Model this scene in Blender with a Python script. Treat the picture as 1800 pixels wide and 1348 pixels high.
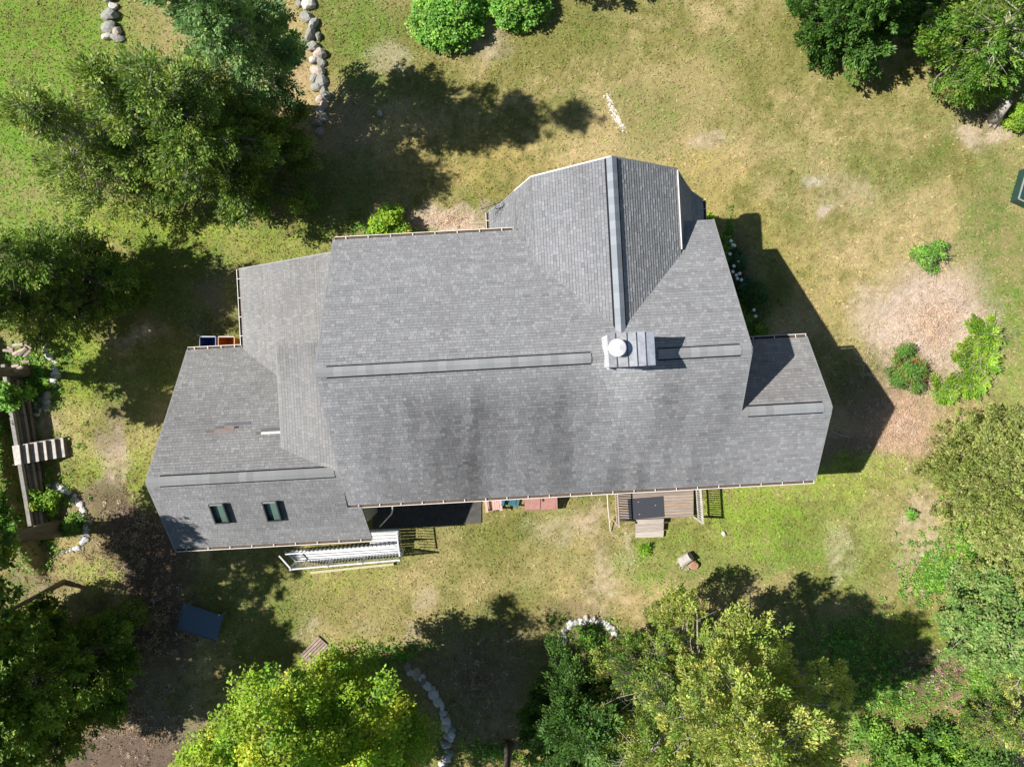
import bpy, bmesh, math, random
import numpy as np
from mathutils import Vector, Matrix

for o in list(bpy.data.objects):
    bpy.data.objects.remove(o)
scene = bpy.context.scene
COL = scene.collection
random.seed(5)
RNG = np.random.default_rng(11)

# ------------------------------------------------------------------ camera, sky, sun, exposure
CAMH, FPX, CX, CY = 36.0, 1240.0, 900.0, 674.0
cam = bpy.data.cameras.new('camera')
cam.sensor_width = 36.0
cam.lens = 36.0 * FPX / 1800.0
cam.clip_end = 1500
camo = bpy.data.objects.new('camera', cam)
COL.objects.link(camo)
camo.location = (0, 0, CAMH)
camo.rotation_euler = (0, 0, 0)
scene.camera = camo

SUN_D = Vector((0.87, -0.04, -1.0)).normalized()
sun = bpy.data.lights.new('sun', 'SUN')
sun.energy = 5.0
sun.angle = math.radians(0.53)
sun.color = (1.0, 0.97, 0.925)
suno = bpy.data.objects.new('sun', sun)
COL.objects.link(suno)
suno.rotation_euler = SUN_D.to_track_quat('-Z', 'Y').to_euler()
suno.location = (-40, 0, 60)

world = bpy.data.worlds.new('World')
scene.world = world
world.use_nodes = True
wn = world.node_tree.nodes
wl = world.node_tree.links
wn.clear()
sky = wn.new('ShaderNodeTexSky')
sky.sky_type = 'NISHITA'
sky.sun_disc = False
sky.sun_elevation = math.radians(49)
sky.sun_rotation = math.atan2(-0.87, 0.04)
sky.air_density = 1.0
sky.dust_density = 0.2
bg = wn.new('ShaderNodeBackground')
bg.inputs['Strength'].default_value = 0.06
wo = wn.new('ShaderNodeOutputWorld')
wl.new(sky.outputs[0], bg.inputs[0])
wl.new(bg.outputs[0], wo.inputs[0])

scene.view_settings.view_transform = 'Standard'
scene.view_settings.look = 'None'
scene.view_settings.exposure = 0.55
scene.view_settings.gamma = 1.0
scene.view_settings.use_curve_mapping = False

# ------------------------------------------------------------------ helpers
def at(px, py, z=0.0):
    """point of the place at height z that the drone sees at pixel px, py of the 1800 px photo"""
    k = (CAMH - z) / FPX
    return Vector(((px - CX) * k, -(py - CY) * k, z))

def gxy(px, py):
    return (px - CX) * CAMH / FPX, -(py - CY) * CAMH / FPX

def H(a, b, z):
    """house frame: a along the main ridge, b across it (towards the deck)"""
    return Vector(((a + .054 * b) / 1.0029, -(b - .054 * a) / 1.0029, z))

def tag(o, label=None, cat=None, group=None, kind=None):
    if label: o['label'] = label
    if cat: o['category'] = cat
    if group: o['group'] = group
    if kind: o['kind'] = kind
    return o

def empty(name, loc, label=None, cat=None, group=None, rz=0):
    o = bpy.data.objects.new(name, None)
    o.empty_display_size = .3
    COL.objects.link(o)
    o.location = loc
    o.rotation_euler = (0, 0, rz)
    tag(o, label, cat, group)
    return o

def link(name, me, mats=None, parent=None, loc=None):
    o = bpy.data.objects.new(name, me)
    COL.objects.link(o)
    if mats is not None:
        me.materials.clear()
        for m in (mats if isinstance(mats, (list, tuple)) else [mats]):
            me.materials.append(m)
    if parent is not None:
        o.parent = parent
    if loc is not None:
        o.location = loc
    return o

def fast_mesh(name, V, F, C=None, smooth=False):
    V = np.asarray(V, dtype=np.float32); F = np.asarray(F, dtype=np.int32)
    me = bpy.data.meshes.new(name)
    n, (m, k) = len(V), F.shape
    me.vertices.add(n); me.loops.add(m * k); me.polygons.add(m)
    me.vertices.foreach_set('co', V.ravel())
    me.loops.foreach_set('vertex_index', F.ravel())
    me.polygons.foreach_set('loop_start', np.arange(0, m * k, k, dtype=np.int32))
    if smooth:
        me.polygons.foreach_set('use_smooth', np.ones(m, dtype=bool))
    if C is not None:
        at_ = me.attributes.new('Col', 'FLOAT_COLOR', 'POINT')
        C4 = np.ones((n, 4), dtype=np.float32); C4[:, :3] = C
        at_.data.foreach_set('color', C4.ravel())
    me.update(calc_edges=True)
    return me

class MB:
    """collects shapes, builds one mesh object"""
    def __init__(s):
        s.v = []; s.f = []; s.c = []
    def add(s, vs, fs, col=None):
        n = len(s.v)
        s.v += [tuple(v) for v in vs]
        s.f += [tuple(i + n for i in f) for f in fs]
        s.c += [col or (1, 1, 1)] * len(vs)
        return s
    def box8(s, p, col=None):
        return s.add(p, [(0, 3, 2, 1), (4, 5, 6, 7), (0, 1, 5, 4), (1, 2, 6, 5), (2, 3, 7, 6), (3, 0, 4, 7)], col)
    def box(s, c, size, rz=0, col=None, M=None):
        hx, hy, hz = size[0] / 2, size[1] / 2, size[2] / 2
        cs, sn = math.cos(rz), math.sin(rz)
        p = []
        for z in (-hz, hz):
            for x, y in ((-hx, -hy), (hx, -hy), (hx, hy), (-hx, hy)):
                q = Vector((c[0] + x * cs - y * sn, c[1] + x * sn + y * cs, c[2] + z))
                p.append(M @ q if M else q)
        return s.box8(p, col)
    def beam(s, p0, p1, w, h, up=Vector((0, 0, 1)), col=None):
        p0, p1 = Vector(p0), Vector(p1)
        d = (p1 - p0).normalized()
        sd = d.cross(up)
        if sd.length < 1e-4: sd = d.cross(Vector((1, 0, 0)))
        sd.normalize(); u = sd.cross(d).normalized()
        a, b = sd * w / 2, u * h / 2
        return s.box8([p0 - a - b, p0 + a - b, p1 + a - b, p1 - a - b, p0 - a + b, p0 + a + b, p1 + a + b, p1 - a + b], col)
    def prism(s, pts, dz, col=None):
        """pts: 3D top polygon, extruded down by dz"""
        n = len(pts)
        vs = [Vector(p) for p in pts] + [Vector(p) - Vector((0, 0, dz)) for p in pts]
        fs = [tuple(range(n)), tuple(range(2 * n - 1, n - 1, -1))]
        fs += [(i, i + n, (i + 1) % n + n, (i + 1) % n) for i in range(n)]
        return s.add(vs, fs, col)
    def tube(s, path, rad, sides=8, col=None, cap=True):
        path = [Vector(p) for p in path]
        if not hasattr(rad, '__len__'): rad = [rad] * len(path)
        vs = []; fs = []
        ref = Vector((.31, .77, .22)).normalized()
        for i, p in enumerate(path):
            d = (path[min(i + 1, len(path) - 1)] - path[max(i - 1, 0)]).normalized()
            u = d.cross(ref)
            if u.length < .05: u = d.cross(Vector((1, 0, 0)))
            u.normalize(); w = d.cross(u)
            for k in range(sides):
                t = 2 * math.pi * k / sides
                vs.append(p + (u * math.cos(t) + w * math.sin(t)) * rad[i])
        for i in range(len(path) - 1):
            for k in range(sides):
                k2 = (k + 1) % sides
                fs.append((i * sides + k, i * sides + k2, (i + 1) * sides + k2, (i + 1) * sides + k))
        if cap:
            fs.append(tuple(range(sides - 1, -1, -1)))
            m = (len(path) - 1) * sides
            fs.append(tuple(range(m, m + sides)))
        return s.add(vs, fs, col)
    def lathe(s, c, prof, sides=24, col=None):
        vs = []; fs = []
        for (r, z) in prof:
            for k in range(sides):
                t = 2 * math.pi * k / sides
                vs.append((c[0] + r * math.cos(t), c[1] + r * math.sin(t), c[2] + z))
        for i in range(len(prof) - 1):
            for k in range(sides):
                k2 = (k + 1) % sides
                fs.append((i * sides + k, i * sides + k2, (i + 1) * sides + k2, (i + 1) * sides + k))
        fs.append(tuple(range(sides - 1, -1, -1)))
        m = (len(prof) - 1) * sides
        fs.append(tuple(range(m, m + sides)))
        return s.add(vs, fs, col)
    def mesh(s, name, smooth=False, fix=True):
        me = bpy.data.meshes.new(name)
        me.from_pydata(s.v, [], s.f)
        a = me.attributes.new('Col', 'FLOAT_COLOR', 'POINT')
        a.data.foreach_set('color', np.array([(*c, 1) for c in s.c], dtype=np.float32).ravel())
        if fix:
            bm = bmesh.new(); bm.from_mesh(me)
            bmesh.ops.recalc_face_normals(bm, faces=bm.faces)
            bm.to_mesh(me); bm.free()
        if smooth:
            me.polygons.foreach_set('use_smooth', [True] * len(me.polygons))
        me.update()
        return me
    def build(s, name, mat, parent=None, smooth=False, bevel=0):
        """world coordinates even when parented: the mesh is shifted into the parent's frame"""
        me = s.mesh(name, smooth)
        o = link(name, me, mat, parent)
        if parent is not None:
            r = parent
            M = r.matrix_basis.copy()
            while r.parent is not None:
                r = r.parent
                M = r.matrix_basis @ M
            me.transform(M.inverted())
        if bevel:
            b = o.modifiers.new('bevel', 'BEVEL'); b.width = bevel; b.segments = 2; b.limit_method = 'ANGLE'
        return o

# ------------------------------------------------------------------ materials
def new_mat(name):
    m = bpy.data.materials.new(name); m.use_nodes = True
    nt = m.node_tree
    b = nt.nodes['Principled BSDF']
    return m, nt, b

def N(nt, t, **kw):
    n = nt.nodes.new(t)
    for k, v in kw.items():
        setattr(n, k, v)
    return n

def mat(name, col=(.5, .5, .5), rough=.8, metal=0, var=.25, scale=4, bump=.0, bscale=40, attr=False, spec=.3, stretch=None):
    m, nt, b = new_mat(name)
    L = nt.links
    tc = N(nt, 'ShaderNodeTexCoord')
    mp = N(nt, 'ShaderNodeMapping')
    if stretch: mp.inputs['Scale'].default_value = stretch
    L.new(tc.outputs['Object'], mp.inputs[0])
    n1 = N(nt, 'ShaderNodeTexNoise'); n1.inputs['Scale'].default_value = scale; n1.inputs['Detail'].default_value = 6
    n1.inputs['Roughness'].default_value = .65
    L.new(mp.outputs[0], n1.inputs['Vector'])
    r = N(nt, 'ShaderNodeMapRange')
    r.inputs['From Min'].default_value = .25; r.inputs['From Max'].default_value = .75
    r.inputs['To Min'].default_value = 1 - var; r.inputs['To Max'].default_value = 1 + var
    L.new(n1.outputs['Fac'], r.inputs['Value'])
    mx = N(nt, 'ShaderNodeVectorMath', operation='SCALE')
    if attr:
        at_ = N(nt, 'ShaderNodeAttribute'); at_.attribute_name = 'Col'
        L.new(at_.outputs['Color'], mx.inputs[0])
    else:
        mx.inputs[0].default_value = col
    L.new(r.outputs[0], mx.inputs['Scale'])
    L.new(mx.outputs[0], b.inputs['Base Color'])
    b.inputs['Roughness'].default_value = rough
    b.inputs['Metallic'].default_value = metal
    b.inputs['Specular IOR Level'].default_value = spec
    if bump:
        n2 = N(nt, 'ShaderNodeTexNoise'); n2.inputs['Scale'].default_value = bscale; n2.inputs['Detail'].default_value = 4
        L.new(mp.outputs[0], n2.inputs['Vector'])
        bp = N(nt, 'ShaderNodeBump'); bp.inputs['Strength'].default_value = bump; bp.inputs['Distance'].default_value = .02
        L.new(n2.outputs['Fac'], bp.inputs['Height']); L.new(bp.outputs[0], b.inputs['Normal'])
    return m

def leaf_mat(name, trans=.3, rough=.55):
    m, nt, b = new_mat(name)
    L = nt.links
    a = N(nt, 'ShaderNodeAttribute'); a.attribute_name = 'Col'
    L.new(a.outputs['Color'], b.inputs['Base Color'])
    b.inputs['Roughness'].default_value = rough
    b.inputs['Specular IOR Level'].default_value = .35
    t = N(nt, 'ShaderNodeBsdfTranslucent')
    g = N(nt, 'ShaderNodeVectorMath', operation='MULTIPLY'); g.inputs[1].default_value = (1.5, 1.45, .7)
    L.new(a.outputs['Color'], g.inputs[0]); L.new(g.outputs[0], t.inputs['Color'])
    mx = N(nt, 'ShaderNodeMixShader'); mx.inputs[0].default_value = trans
    L.new(b.outputs[0], mx.inputs[1]); L.new(t.outputs[0], mx.inputs[2])
    L.new(mx.outputs[0], nt.nodes['Material Output'].inputs[0])
    return m

M_LEAF = leaf_mat('foliage', .26)
M_GRASS = leaf_mat('grass_blades', .2, .7)
M_BARK = mat('bark', (.155, .125, .10), .9, var=.4, scale=6, bump=.6, bscale=25, stretch=(1, 1, .25))
M_GREYBARK = mat('grey_bark', (.30, .27, .23), .9, var=.35, scale=6, bump=.6, bscale=25, stretch=(1, 1, .25))
M_DEADWOOD = mat('weathered_dead_wood', (.42, .37, .31), .9, var=.3, scale=8, bump=.5, bscale=30)
M_SHINGLE = mat('asphalt_shingle', rough=.93, var=.22, scale=55, bump=.35, bscale=160, attr=True, spec=.15)
M_DECKING = mat('roof_deck_felt', (.05, .05, .055), .95, var=.2)
M_DRIP = mat('drip_edge_metal', (.27, .27, .265), .5, var=.1)
M_WHITE = mat('white_painted_metal', (.72, .69, .64), .45, var=.12, scale=3)
M_WHITEWOOD = mat('white_painted_wood', (.56, .57, .58), .6, var=.25, scale=9)
M_GUTTERIN = mat('gutter_debris', (.11, .075, .05), .95, var=.5, scale=14)
M_SIDING = mat('cream_siding', (.55, .51, .42), .8, var=.08, scale=3, bump=.15, bscale=12, stretch=(.1, .1, 3))
M_SEAMMETAL = mat('dull_lead_sheet', rough=.42, metal=.35, var=.35, scale=5, bump=.15, bscale=9, attr=True, spec=.5)
M_GALV = mat('galvanised_metal', (.62, .60, .60), .38, metal=.55, var=.15, scale=6)
M_DARK = mat('dark_frame_metal', (.045, .05, .055), .45, var=.2)
M_VENT = mat('black_vent_mesh', (.012, .012, .014), .9)
M_STONE = mat('field_stone', attr=True, rough=.92, var=.35, scale=7, bump=.7, bscale=22)
M_PLANK = mat('weathered_deck_wood', attr=True, rough=.85, var=.3, scale=5, bump=.25, bscale=30, stretch=(.35, 3, 3))
M_TIMBER = mat('grey_landscape_timber', attr=True, rough=.9, var=.35, scale=4, bump=.5, bscale=25)
M_RUBBER = mat('black_rubber_mat', (.045, .048, .06), .8, var=.15, scale=20)
M_PLASTIC = mat('outdoor_plastic', attr=True, rough=.4, var=.1, scale=6, spec=.45)
M_PAINT = mat('painted_panel', attr=True, rough=.55, var=.16, scale=4, spec=.4)
M_FLOWER = mat('flower_petals', (.85, .86, .88), .6, var=.05)
M_FABRIC = mat('teal_tarp', (.02, .17, .145), .6, var=.3, scale=5, bump=.4, bscale=6)

def glass_mat():
    m, nt, b = new_mat('skylight_glass')
    b.inputs['Base Color'].default_value = (.10, .165, .125, 1)
    b.inputs['Roughness'].default_value = .12
    b.inputs['Specular IOR Level'].default_value = .7
    return m
M_GLASS = glass_mat()

# ------------------------------------------------------------------ numpy noise
def vnoise(x, y, scale, seed):
    r = np.random.default_rng(seed)
    T = r.random((256, 256)).astype(np.float32)
    u = x / scale + 1000.3; v = y / scale + 1000.7
    i = np.floor(u).astype(int); j = np.floor(v).astype(int)
    fu = u - i; fv = v - j
    fu = fu * fu * (3 - 2 * fu); fv = fv * fv * (3 - 2 * fv)
    i0, j0, i1, j1 = i % 256, j % 256, (i + 1) % 256, (j + 1) % 256
    return (T[i0, j0] * (1 - fu) + T[i1, j0] * fu) * (1 - fv) + (T[i0, j1] * (1 - fu) + T[i1, j1] * fu) * fv

def fbm(x, y, scale, seed, octv=4):
    s = 0; a = 1; t = 0
    for k in range(octv):
        s = s + a * vnoise(x, y, scale / 2 ** k, seed + k); t += a; a *= .55
    return s / t

def smooth(e0, e1, x):
    t = np.clip((x - e0) / (e1 - e0), 0, 1)
    return t * t * (3 - 2 * t)

# ------------------------------------------------------------------ terrain
# upper terrace left of the timber retaining wall
def gz(x, y):
    x = np.asarray(x, float); y = np.asarray(y, float)
    # wall line from pixel (12,680) to (66,930)
    x0, y0 = gxy(18, 690); x1, y1 = gxy(74, 930)
    d = (x - x0) * (y1 - y0) - (y - y0) * (x1 - x0)
    d = d / math.hypot(x1 - x0, y1 - y0)          # >0 on the left (west) side
    side = -d if ((x0 - 5 - x0) * (y1 - y0)) < 0 else d
    w = smooth(gxy(0, 1040)[1], gxy(0, 950)[1], y) * (1 - smooth(gxy(0, 620)[1], gxy(0, 520)[1], y))
    z = 1.15 * smooth(0.15, .55, np.abs(d) * np.sign(side)) * w
    z = z + .10 * (fbm(x, y, 6, 5, 3) - .5) * smooth(8.5, 12, np.hypot(x * .6, y))
    return z

OLIVE = np.array((.205, .192, .055)); TAN = np.array((.42, .325, .155)); GREEN = np.array((.10, .165, .024))
BRIGHT = np.array((.15, .26, .026)); DIRT = np.array((.145, .105, .078)); STRAW = np.array((.50, .39, .30))
NEEDLE = np.array((.42, .285, .185)); GOLD = np.array((.37, .29, .10)); PALE = np.array((.50, .44, .36))
LIME = np.array((.24, .31, .04)); LITTER = np.array((.21, .16, .125)); GRAVEL = np.array((.52, .49, .46))

BLOBS = [  # px, py, rx, ry, colour, strength, softness
    (60, 120, 230, 170, BRIGHT, .9), (60, 300, 150, 150, BRIGHT, .85), (250, 390, 200, 60, LIME, .9), (470, 430, 120, 40, LIME, .5),
    (340, 80, 110, 110, TAN, .55), (430, 60, 60, 90, STRAW, .35), (530, 130, 30, 60, NEEDLE, .4), (250, 60, 50, 60, OLIVE, .5),
    (660, 80, 90, 130, GREEN, .62), (620, 40, 60, 80, BRIGHT, .35), (690, 95, 60, 30, STRAW, .4), (850, 55, 60, 40, STRAW, .5),
    (1010, 190, 45, 45, GREEN, .45), (1140, 210, 60, 60, GREEN, .5), (1050, 70, 60, 60, GREEN, .2),
    (800, 270, 170, 50, GOLD, .5), (900, 300, 130, 40, GOLD, .4), (1240, 330, 70, 80, GOLD, .75), (1330, 420, 80, 60, GOLD, .6), (1430, 480, 60, 90, GOLD, .4),
    (790, 385, 75, 26, STRAW, .95), (710, 385, 40, 26, LITTER, .6), (850, 340, 30, 25, GOLD, .4),
    (1250, 150, 120, 90, OLIVE, .45), (1400, 60, 120, 90, OLIVE, .35), (1450, 250, 160, 90, TAN, .25), (1560, 210, 90, 60, TAN, .35),
    (1270, 90, 25, 30, GREEN, .4), (1480, 150, 40, 25, GREEN, .35), (1730, 240, 60, 25, STRAW, .8), (1600, 230, 60, 25, TAN, .5),
    (1245, 245, 30, 14, STRAW, .7), (1430, 318, 22, 14, PALE, .6), (1455, 370, 18, 12, STRAW, .9), (1500, 330, 60, 40, STRAW, .3),
    (1770, 480, 90, 190, GREEN, .75), (1780, 620, 60, 120, BRIGHT, .5), (1730, 350, 50, 60, GREEN, .5),
    (1560, 450, 60, 40, TAN, .5), (1640, 560, 105, 95, STRAW, .97), (1590, 620, 70, 60, STRAW, .75), (1660, 640, 60, 60, STRAW, .8), (1480, 560, 60, 60, GOLD, .3), (1520, 540, 40, 60, STRAW, .5),
    (1600, 730, 75, 80, NEEDLE, .98), (1530, 760, 90, 60, NEEDLE, .9), (1520, 690, 60, 60, DIRT, .5), (1490, 800, 60, 35, DIRT, .6), (1610, 800, 45, 40, NEEDLE, .8),
    (1700, 720, 60, 40, TAN, .5), (1500, 850, 110, 40, LIME, .9), (1340, 890, 130, 50, LIME, .8), (1400, 950, 200, 70, BRIGHT, .65), (1150, 990, 90, 60, BRIGHT, .75), (1240, 1010, 90, 40, GREEN, .6),
    (1300, 930, 110, 60, LIME, .5), (1560, 920, 110, 90, TAN, .35), (1620, 950, 60, 90, STRAW, .45), (1480, 960, 26, 40, STRAW, .35), (1105, 960, 16, 60, STRAW, .45),
    (1468, 1000, 12, 30, STRAW, .4), (1650, 980, 30, 30, STRAW, .6),
    (1400, 1200, 260, 130, GREEN, .7), (1650, 1180, 90, 60, DIRT, .75), (1600, 1120, 100, 40, LIME, .5), (1720, 1040, 60, 60, NEEDLE, .6),
    (1060, 1010, 25, 90, STRAW, .5), (990, 920, 60, 30, STRAW, .35), (1040, 900, 20, 30, STRAW, .5),
    (740, 1048, 24, 26, STRAW, .7), (722, 1110, 14, 24, PALE, .6), (650, 1100, 26, 18, STRAW, .55), (690, 1100, 70, 40, TAN, .45), (840, 1035, 50, 25, TAN, .4),
    (640, 1070, 120, 70, OLIVE, .6), (620, 1020, 100, 40, LIME, .35), (800, 950, 150, 50, OLIVE, .25), (790, 1000, 110, 50, TAN, .3),
    (830, 1160, 130, 70, LITTER, .55), (860, 1260, 80, 80, LITTER, .6), (1000, 1080, 60, 30, DIRT, .5), (1035, 1120, 40, 26, DIRT, .85),
    (440, 1060, 110, 90, GREEN, .65), (540, 1110, 30, 20, STRAW, .4),
    (240, 950, 90, 90, DIRT, 1.0), (270, 1090, 85, 110, DIRT, 1.0), (300, 1000, 40, 50, DIRT, .8), (190, 870, 45, 40, DIRT, .9), (260, 1250, 110, 110, LITTER, .8), (200, 1330, 160, 60, DIRT, .95),
    (195, 800, 32, 60, STRAW, .85), (190, 730, 30, 60, DIRT, .6), (240, 590, 40, 14, STRAW, .6), (380, 500, 30, 60, LITTER, .55), (350, 580, 60, 30, LITTER, .55), (60, 770, 60, 60, STRAW, .3),
    (150, 640, 70, 90, LIME, .75), (130, 800, 60, 60, LIME, .6), (250, 820, 40, 60, LIME, .7), (240, 690, 60, 60, GREEN, .5), (75, 730, 22, 40, STRAW, .85),
    (60, 740, 14, 60, DIRT, .6), (100, 1000, 70, 40, NEEDLE, .55), (60, 1040, 60, 40, LITTER, .6), (150, 1010, 60, 30, LIME, .6), (220, 1060, 40, 30, NEEDLE, .5), (120, 890, 40, 40, LITTER, .5),
    (320, 440, 110, 50, GREEN, .6), (270, 520, 70, 70, GREEN, .7), (560, 340, 120, 80, GREEN, .65), (620, 230, 60, 60, LITTER, .4),
    (760, 905, 100, 14, DIRT, .9), (1300, 560, 60, 60, GREEN, .65), (1340, 470, 40, 60, GREEN, .5), (1295, 460, 18, 60, DIRT, .8), (1320, 560, 20, 30, DIRT, .7),
    (900, 1330, 100, 20, GOLD, .5), 
]

def ground_col(x, y):
    x = np.asarray(x, float); y = np.asarray(y, float)
    n1 = fbm(x, y, 5.5, 21, 4); n2 = fbm(x, y, 1.3, 31, 4); n3 = fbm(x, y, .35, 41, 3)
    f = smooth(.38, .64, n1 * .50 + n2 * .28 + n3 * .22)
    c = OLIVE + (TAN - OLIVE) * f[..., None]
    n4 = fbm(x, y, .16, 91, 2)
    g = smooth(.50, .68, fbm(x, y, 3.1, 55, 4) * .6 + n3 * .4) * .45
    c = c + (GREEN - c) * g[..., None]
    wx = (fbm(x, y, 2.2, 61, 3) - .5) * 2.6 + (fbm(x, y, .6, 63, 2) - .5) * 1.0
    wy = (fbm(x, y, 2.2, 67, 3) - .5) * 2.6 + (fbm(x, y, .6, 69, 2) - .5) * 1.0
    k = CAMH / FPX
    for (px, py, rx, ry, col, s) in BLOBS:
        cx_, cy_ = gxy(px, py)
        damp = min(1, (rx + ry) / 120)
        d = np.sqrt(((x + wx * damp - cx_) / (rx * k)) ** 2 + ((y + wy * damp - cy_) / (ry * k)) ** 2)
        w = (1 - smooth(.45, 1.35, d)) * s
        w = w * (.35 + .65 * smooth(.36, .60, n2 * .25 + n3 * .45 + n4 * .30)) if s < .95 else w
        c = c + (col - c) * w[..., None]
    v = .74 + .28 * n3 + .36 * n4
    return c * v[..., None]

def axis(lo, hi, step, far):
    a = list(np.arange(lo, hi + 1e-6, step))
    s, x = step, hi
    while x < far:
        s *= 1.5; x += s; a.append(x)
    s, x = step, lo
    while x > -far:
        s *= 1.5; x -= s; a.insert(0, x)
    return np.array(a)

gxs = axis(-30, 30, .13, 320); gys = axis(-23, 23, .13, 320)
GX, GY = np.meshgrid(gxs, gys, indexing='xy')
GZ = gz(GX, GY)
GC = ground_col(GX, GY)
nx, ny = len(gxs), len(gys)
idx = np.arange(nx * ny).reshape(ny, nx)
F = np.stack([idx[:-1, :-1], idx[:-1, 1:], idx[1:, 1:], idx[1:, :-1]], -1).reshape(-1, 4)
me = fast_mesh('ground', np.stack([GX, GY, GZ], -1).reshape(-1, 3), F, GC.reshape(-1, 3), smooth=True)

def ground_mat():
    m, nt, b = new_mat('lawn_soil')
    L = nt.links
    tc = N(nt, 'ShaderNodeTexCoord')
    a = N(nt, 'ShaderNodeAttribute'); a.attribute_name = 'Col'
    def noise(s, d=5, r=.7):
        n = N(nt, 'ShaderNodeTexNoise'); n.inputs['Scale'].default_value = s; n.inputs['Detail'].default_value = d; n.inputs['Roughness'].default_value = r
        L.new(tc.outputs['Object'], n.inputs['Vector']); return n
    n1 = noise(7); n2 = noise(26, 4, .8)
    r1 = N(nt, 'ShaderNodeMapRange'); r1.inputs['From Min'].default_value = .3; r1.inputs['From Max'].default_value = .7; r1.inputs['To Min'].default_value = .62; r1.inputs['To Max'].default_value = 1.35
    L.new(n2.outputs['Fac'], r1.inputs['Value'])
    mx = N(nt, 'ShaderNodeVectorMath', operation='SCALE'); L.new(a.outputs['Color'], mx.inputs[0]); L.new(r1.outputs[0], mx.inputs['Scale'])
    r2 = N(nt, 'ShaderNodeMapRange'); r2.inputs['From Min'].default_value = .35; r2.inputs['From Max'].default_value = .65; r2.inputs['To Min'].default_value = .82; r2.inputs['To Max'].default_value = 1.18
    L.new(n1.outputs['Fac'], r2.inputs['Value'])
    m2 = N(nt, 'ShaderNodeVectorMath', operation='SCALE'); L.new(mx.outputs[0], m2.inputs[0]); L.new(r2.outputs[0], m2.inputs['Scale'])
    L.new(m2.outputs[0], b.inputs['Base Color'])
    b.inputs['Roughness'].default_value = .95; b.inputs['Specular IOR Level'].default_value = .1
    bp = N(nt, 'ShaderNodeBump'); bp.inputs['Strength'].default_value = .8; bp.inputs['Distance'].default_value = .05
    L.new(n2.outputs['Fac'], bp.inputs['Height']); L.new(bp.outputs[0], b.inputs['Normal'])
    return m
tag(link('ground', me, ground_mat()), kind='structure')

def gzf(x, y):
    return float(gz(np.array([x]), np.array([y]))[0])

# grass blades and tufts over the lawn
def in_house(x, y):
    hx = (x - .054 * (-y)); a = x + .054 * y; b = -y + .054 * x
    m = (a > -7) & (a < 12.3) & (b > -.9) & (b < 4.5)
    m |= (a > -7) & (a < 8.7) & (b > -6.2) & (b < 4.5)
    m |= (a > -12) & (a < -6) & (b > -5.6) & (b < 4.5)
    m |= (a > -15) & (a < -6.9) & (b > -2.1) & (b < 6.1)
    m |= (a > .2) & (a < 8.4) & (b > -8) & (b < 0)
    return m

def scatter_grass():
    n = 420000
    x = RNG.uniform(-29, 29, n); y = RNG.uniform(-22.5, 22.5, n)
    c = ground_col(x, y)
    green = c[:, 1] / (c[:, 0] + 1e-3)
    bare = (c[:, 2] / (c[:, 1] + 1e-3) > .52)
    keep = (~in_house(x, y)) & (RNG.random(n) < np.where(bare, .30, .4 + .6 * smooth(.7, 1.2, green)))
    x, y, c, bare = x[keep], y[keep], c[keep], bare[keep]
    n = len(x); z = gz(x, y)
    L = RNG.uniform(.07, .21, n) * np.where(bare, .8, 1); W = L * RNG.uniform(.25, .55, n)
    th = RNG.uniform(0, 2 * np.pi, n); up = RNG.uniform(.15, .9, n)
    d = np.stack([np.cos(th) * np.sqrt(1 - up ** 2), np.sin(th) * np.sqrt(1 - up ** 2), up * .8], -1)
    w = np.stack([-np.sin(th), np.cos(th), RNG.uniform(-.4, .4, n)], -1)
    p = np.stack([x, y, z - .01], -1)
    V = np.stack([p - w * W[:, None] / 2, p + w * W[:, None] / 2, p + d * L[:, None] + w * W[:, None] * .1], 1).reshape(-1, 3)
    tone = RNG.uniform(.65, 1.45, n)
    c = c * tone[:, None]
    warm = RNG.random(n)
    patch = fbm(x, y, .5, 131, 2)
    c = np.where((warm < (.05 + .35 * patch) * (1 - .8 * smooth(1.0, 1.35, green[keep])))[:, None] & ~bare[:, None], c * np.array([1.25, 1.12, 1.35]) + np.array([.03, .02, .012]), c)
    c = np.where((warm > .70)[:, None] & ~bare[:, None], c * np.array([.68, .98, .55]), c)
    C = np.repeat(np.clip(c, 0, .75), 3, axis=0)
    Fm = np.arange(n * 3).reshape(-1, 3)
    tag(link('lawn_grass', fast_mesh('lawn_grass', V, Fm, C), M_GRASS), label='short patchy lawn grass growing around the grey roofed house', cat='grass', kind='stuff')
scatter_grass()

# ------------------------------------------------------------------ roof shingles
EXPO = .143
SINGLES = []   # whole shingles near the ridge kept as objects of their own

def clip_poly(poly, clip):
    out = poly
    n = len(clip)
    for i in range(n):
        ax, ay = clip[i]; bx_, by_ = clip[(i + 1) % n]
        inp = out; out = []
        if not inp: return []
        for j in range(len(inp)):
            p, q = inp[j], inp[(j + 1) % len(inp)]
            sp = (bx_ - ax) * (p[1] - ay) - (by_ - ay) * (p[0] - ax)
            sq = (bx_ - ax) * (q[1] - ay) - (by_ - ay) * (q[0] - ax)
            if sp >= -1e-9: out.append(p)
            if (sp > 1e-9 and sq < -1e-9) or (sp < -1e-9 and sq > 1e-9):
                t = sp / (sp - sq)
                out.append((p[0] + (q[0] - p[0]) * t, p[1] + (q[1] - p[1]) * t))
    return out

def area(p):
    return .5 * sum(p[i][0] * p[(i + 1) % len(p)][1] - p[(i + 1) % len(p)][0] * p[i][1] for i in range(len(p)))

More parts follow.
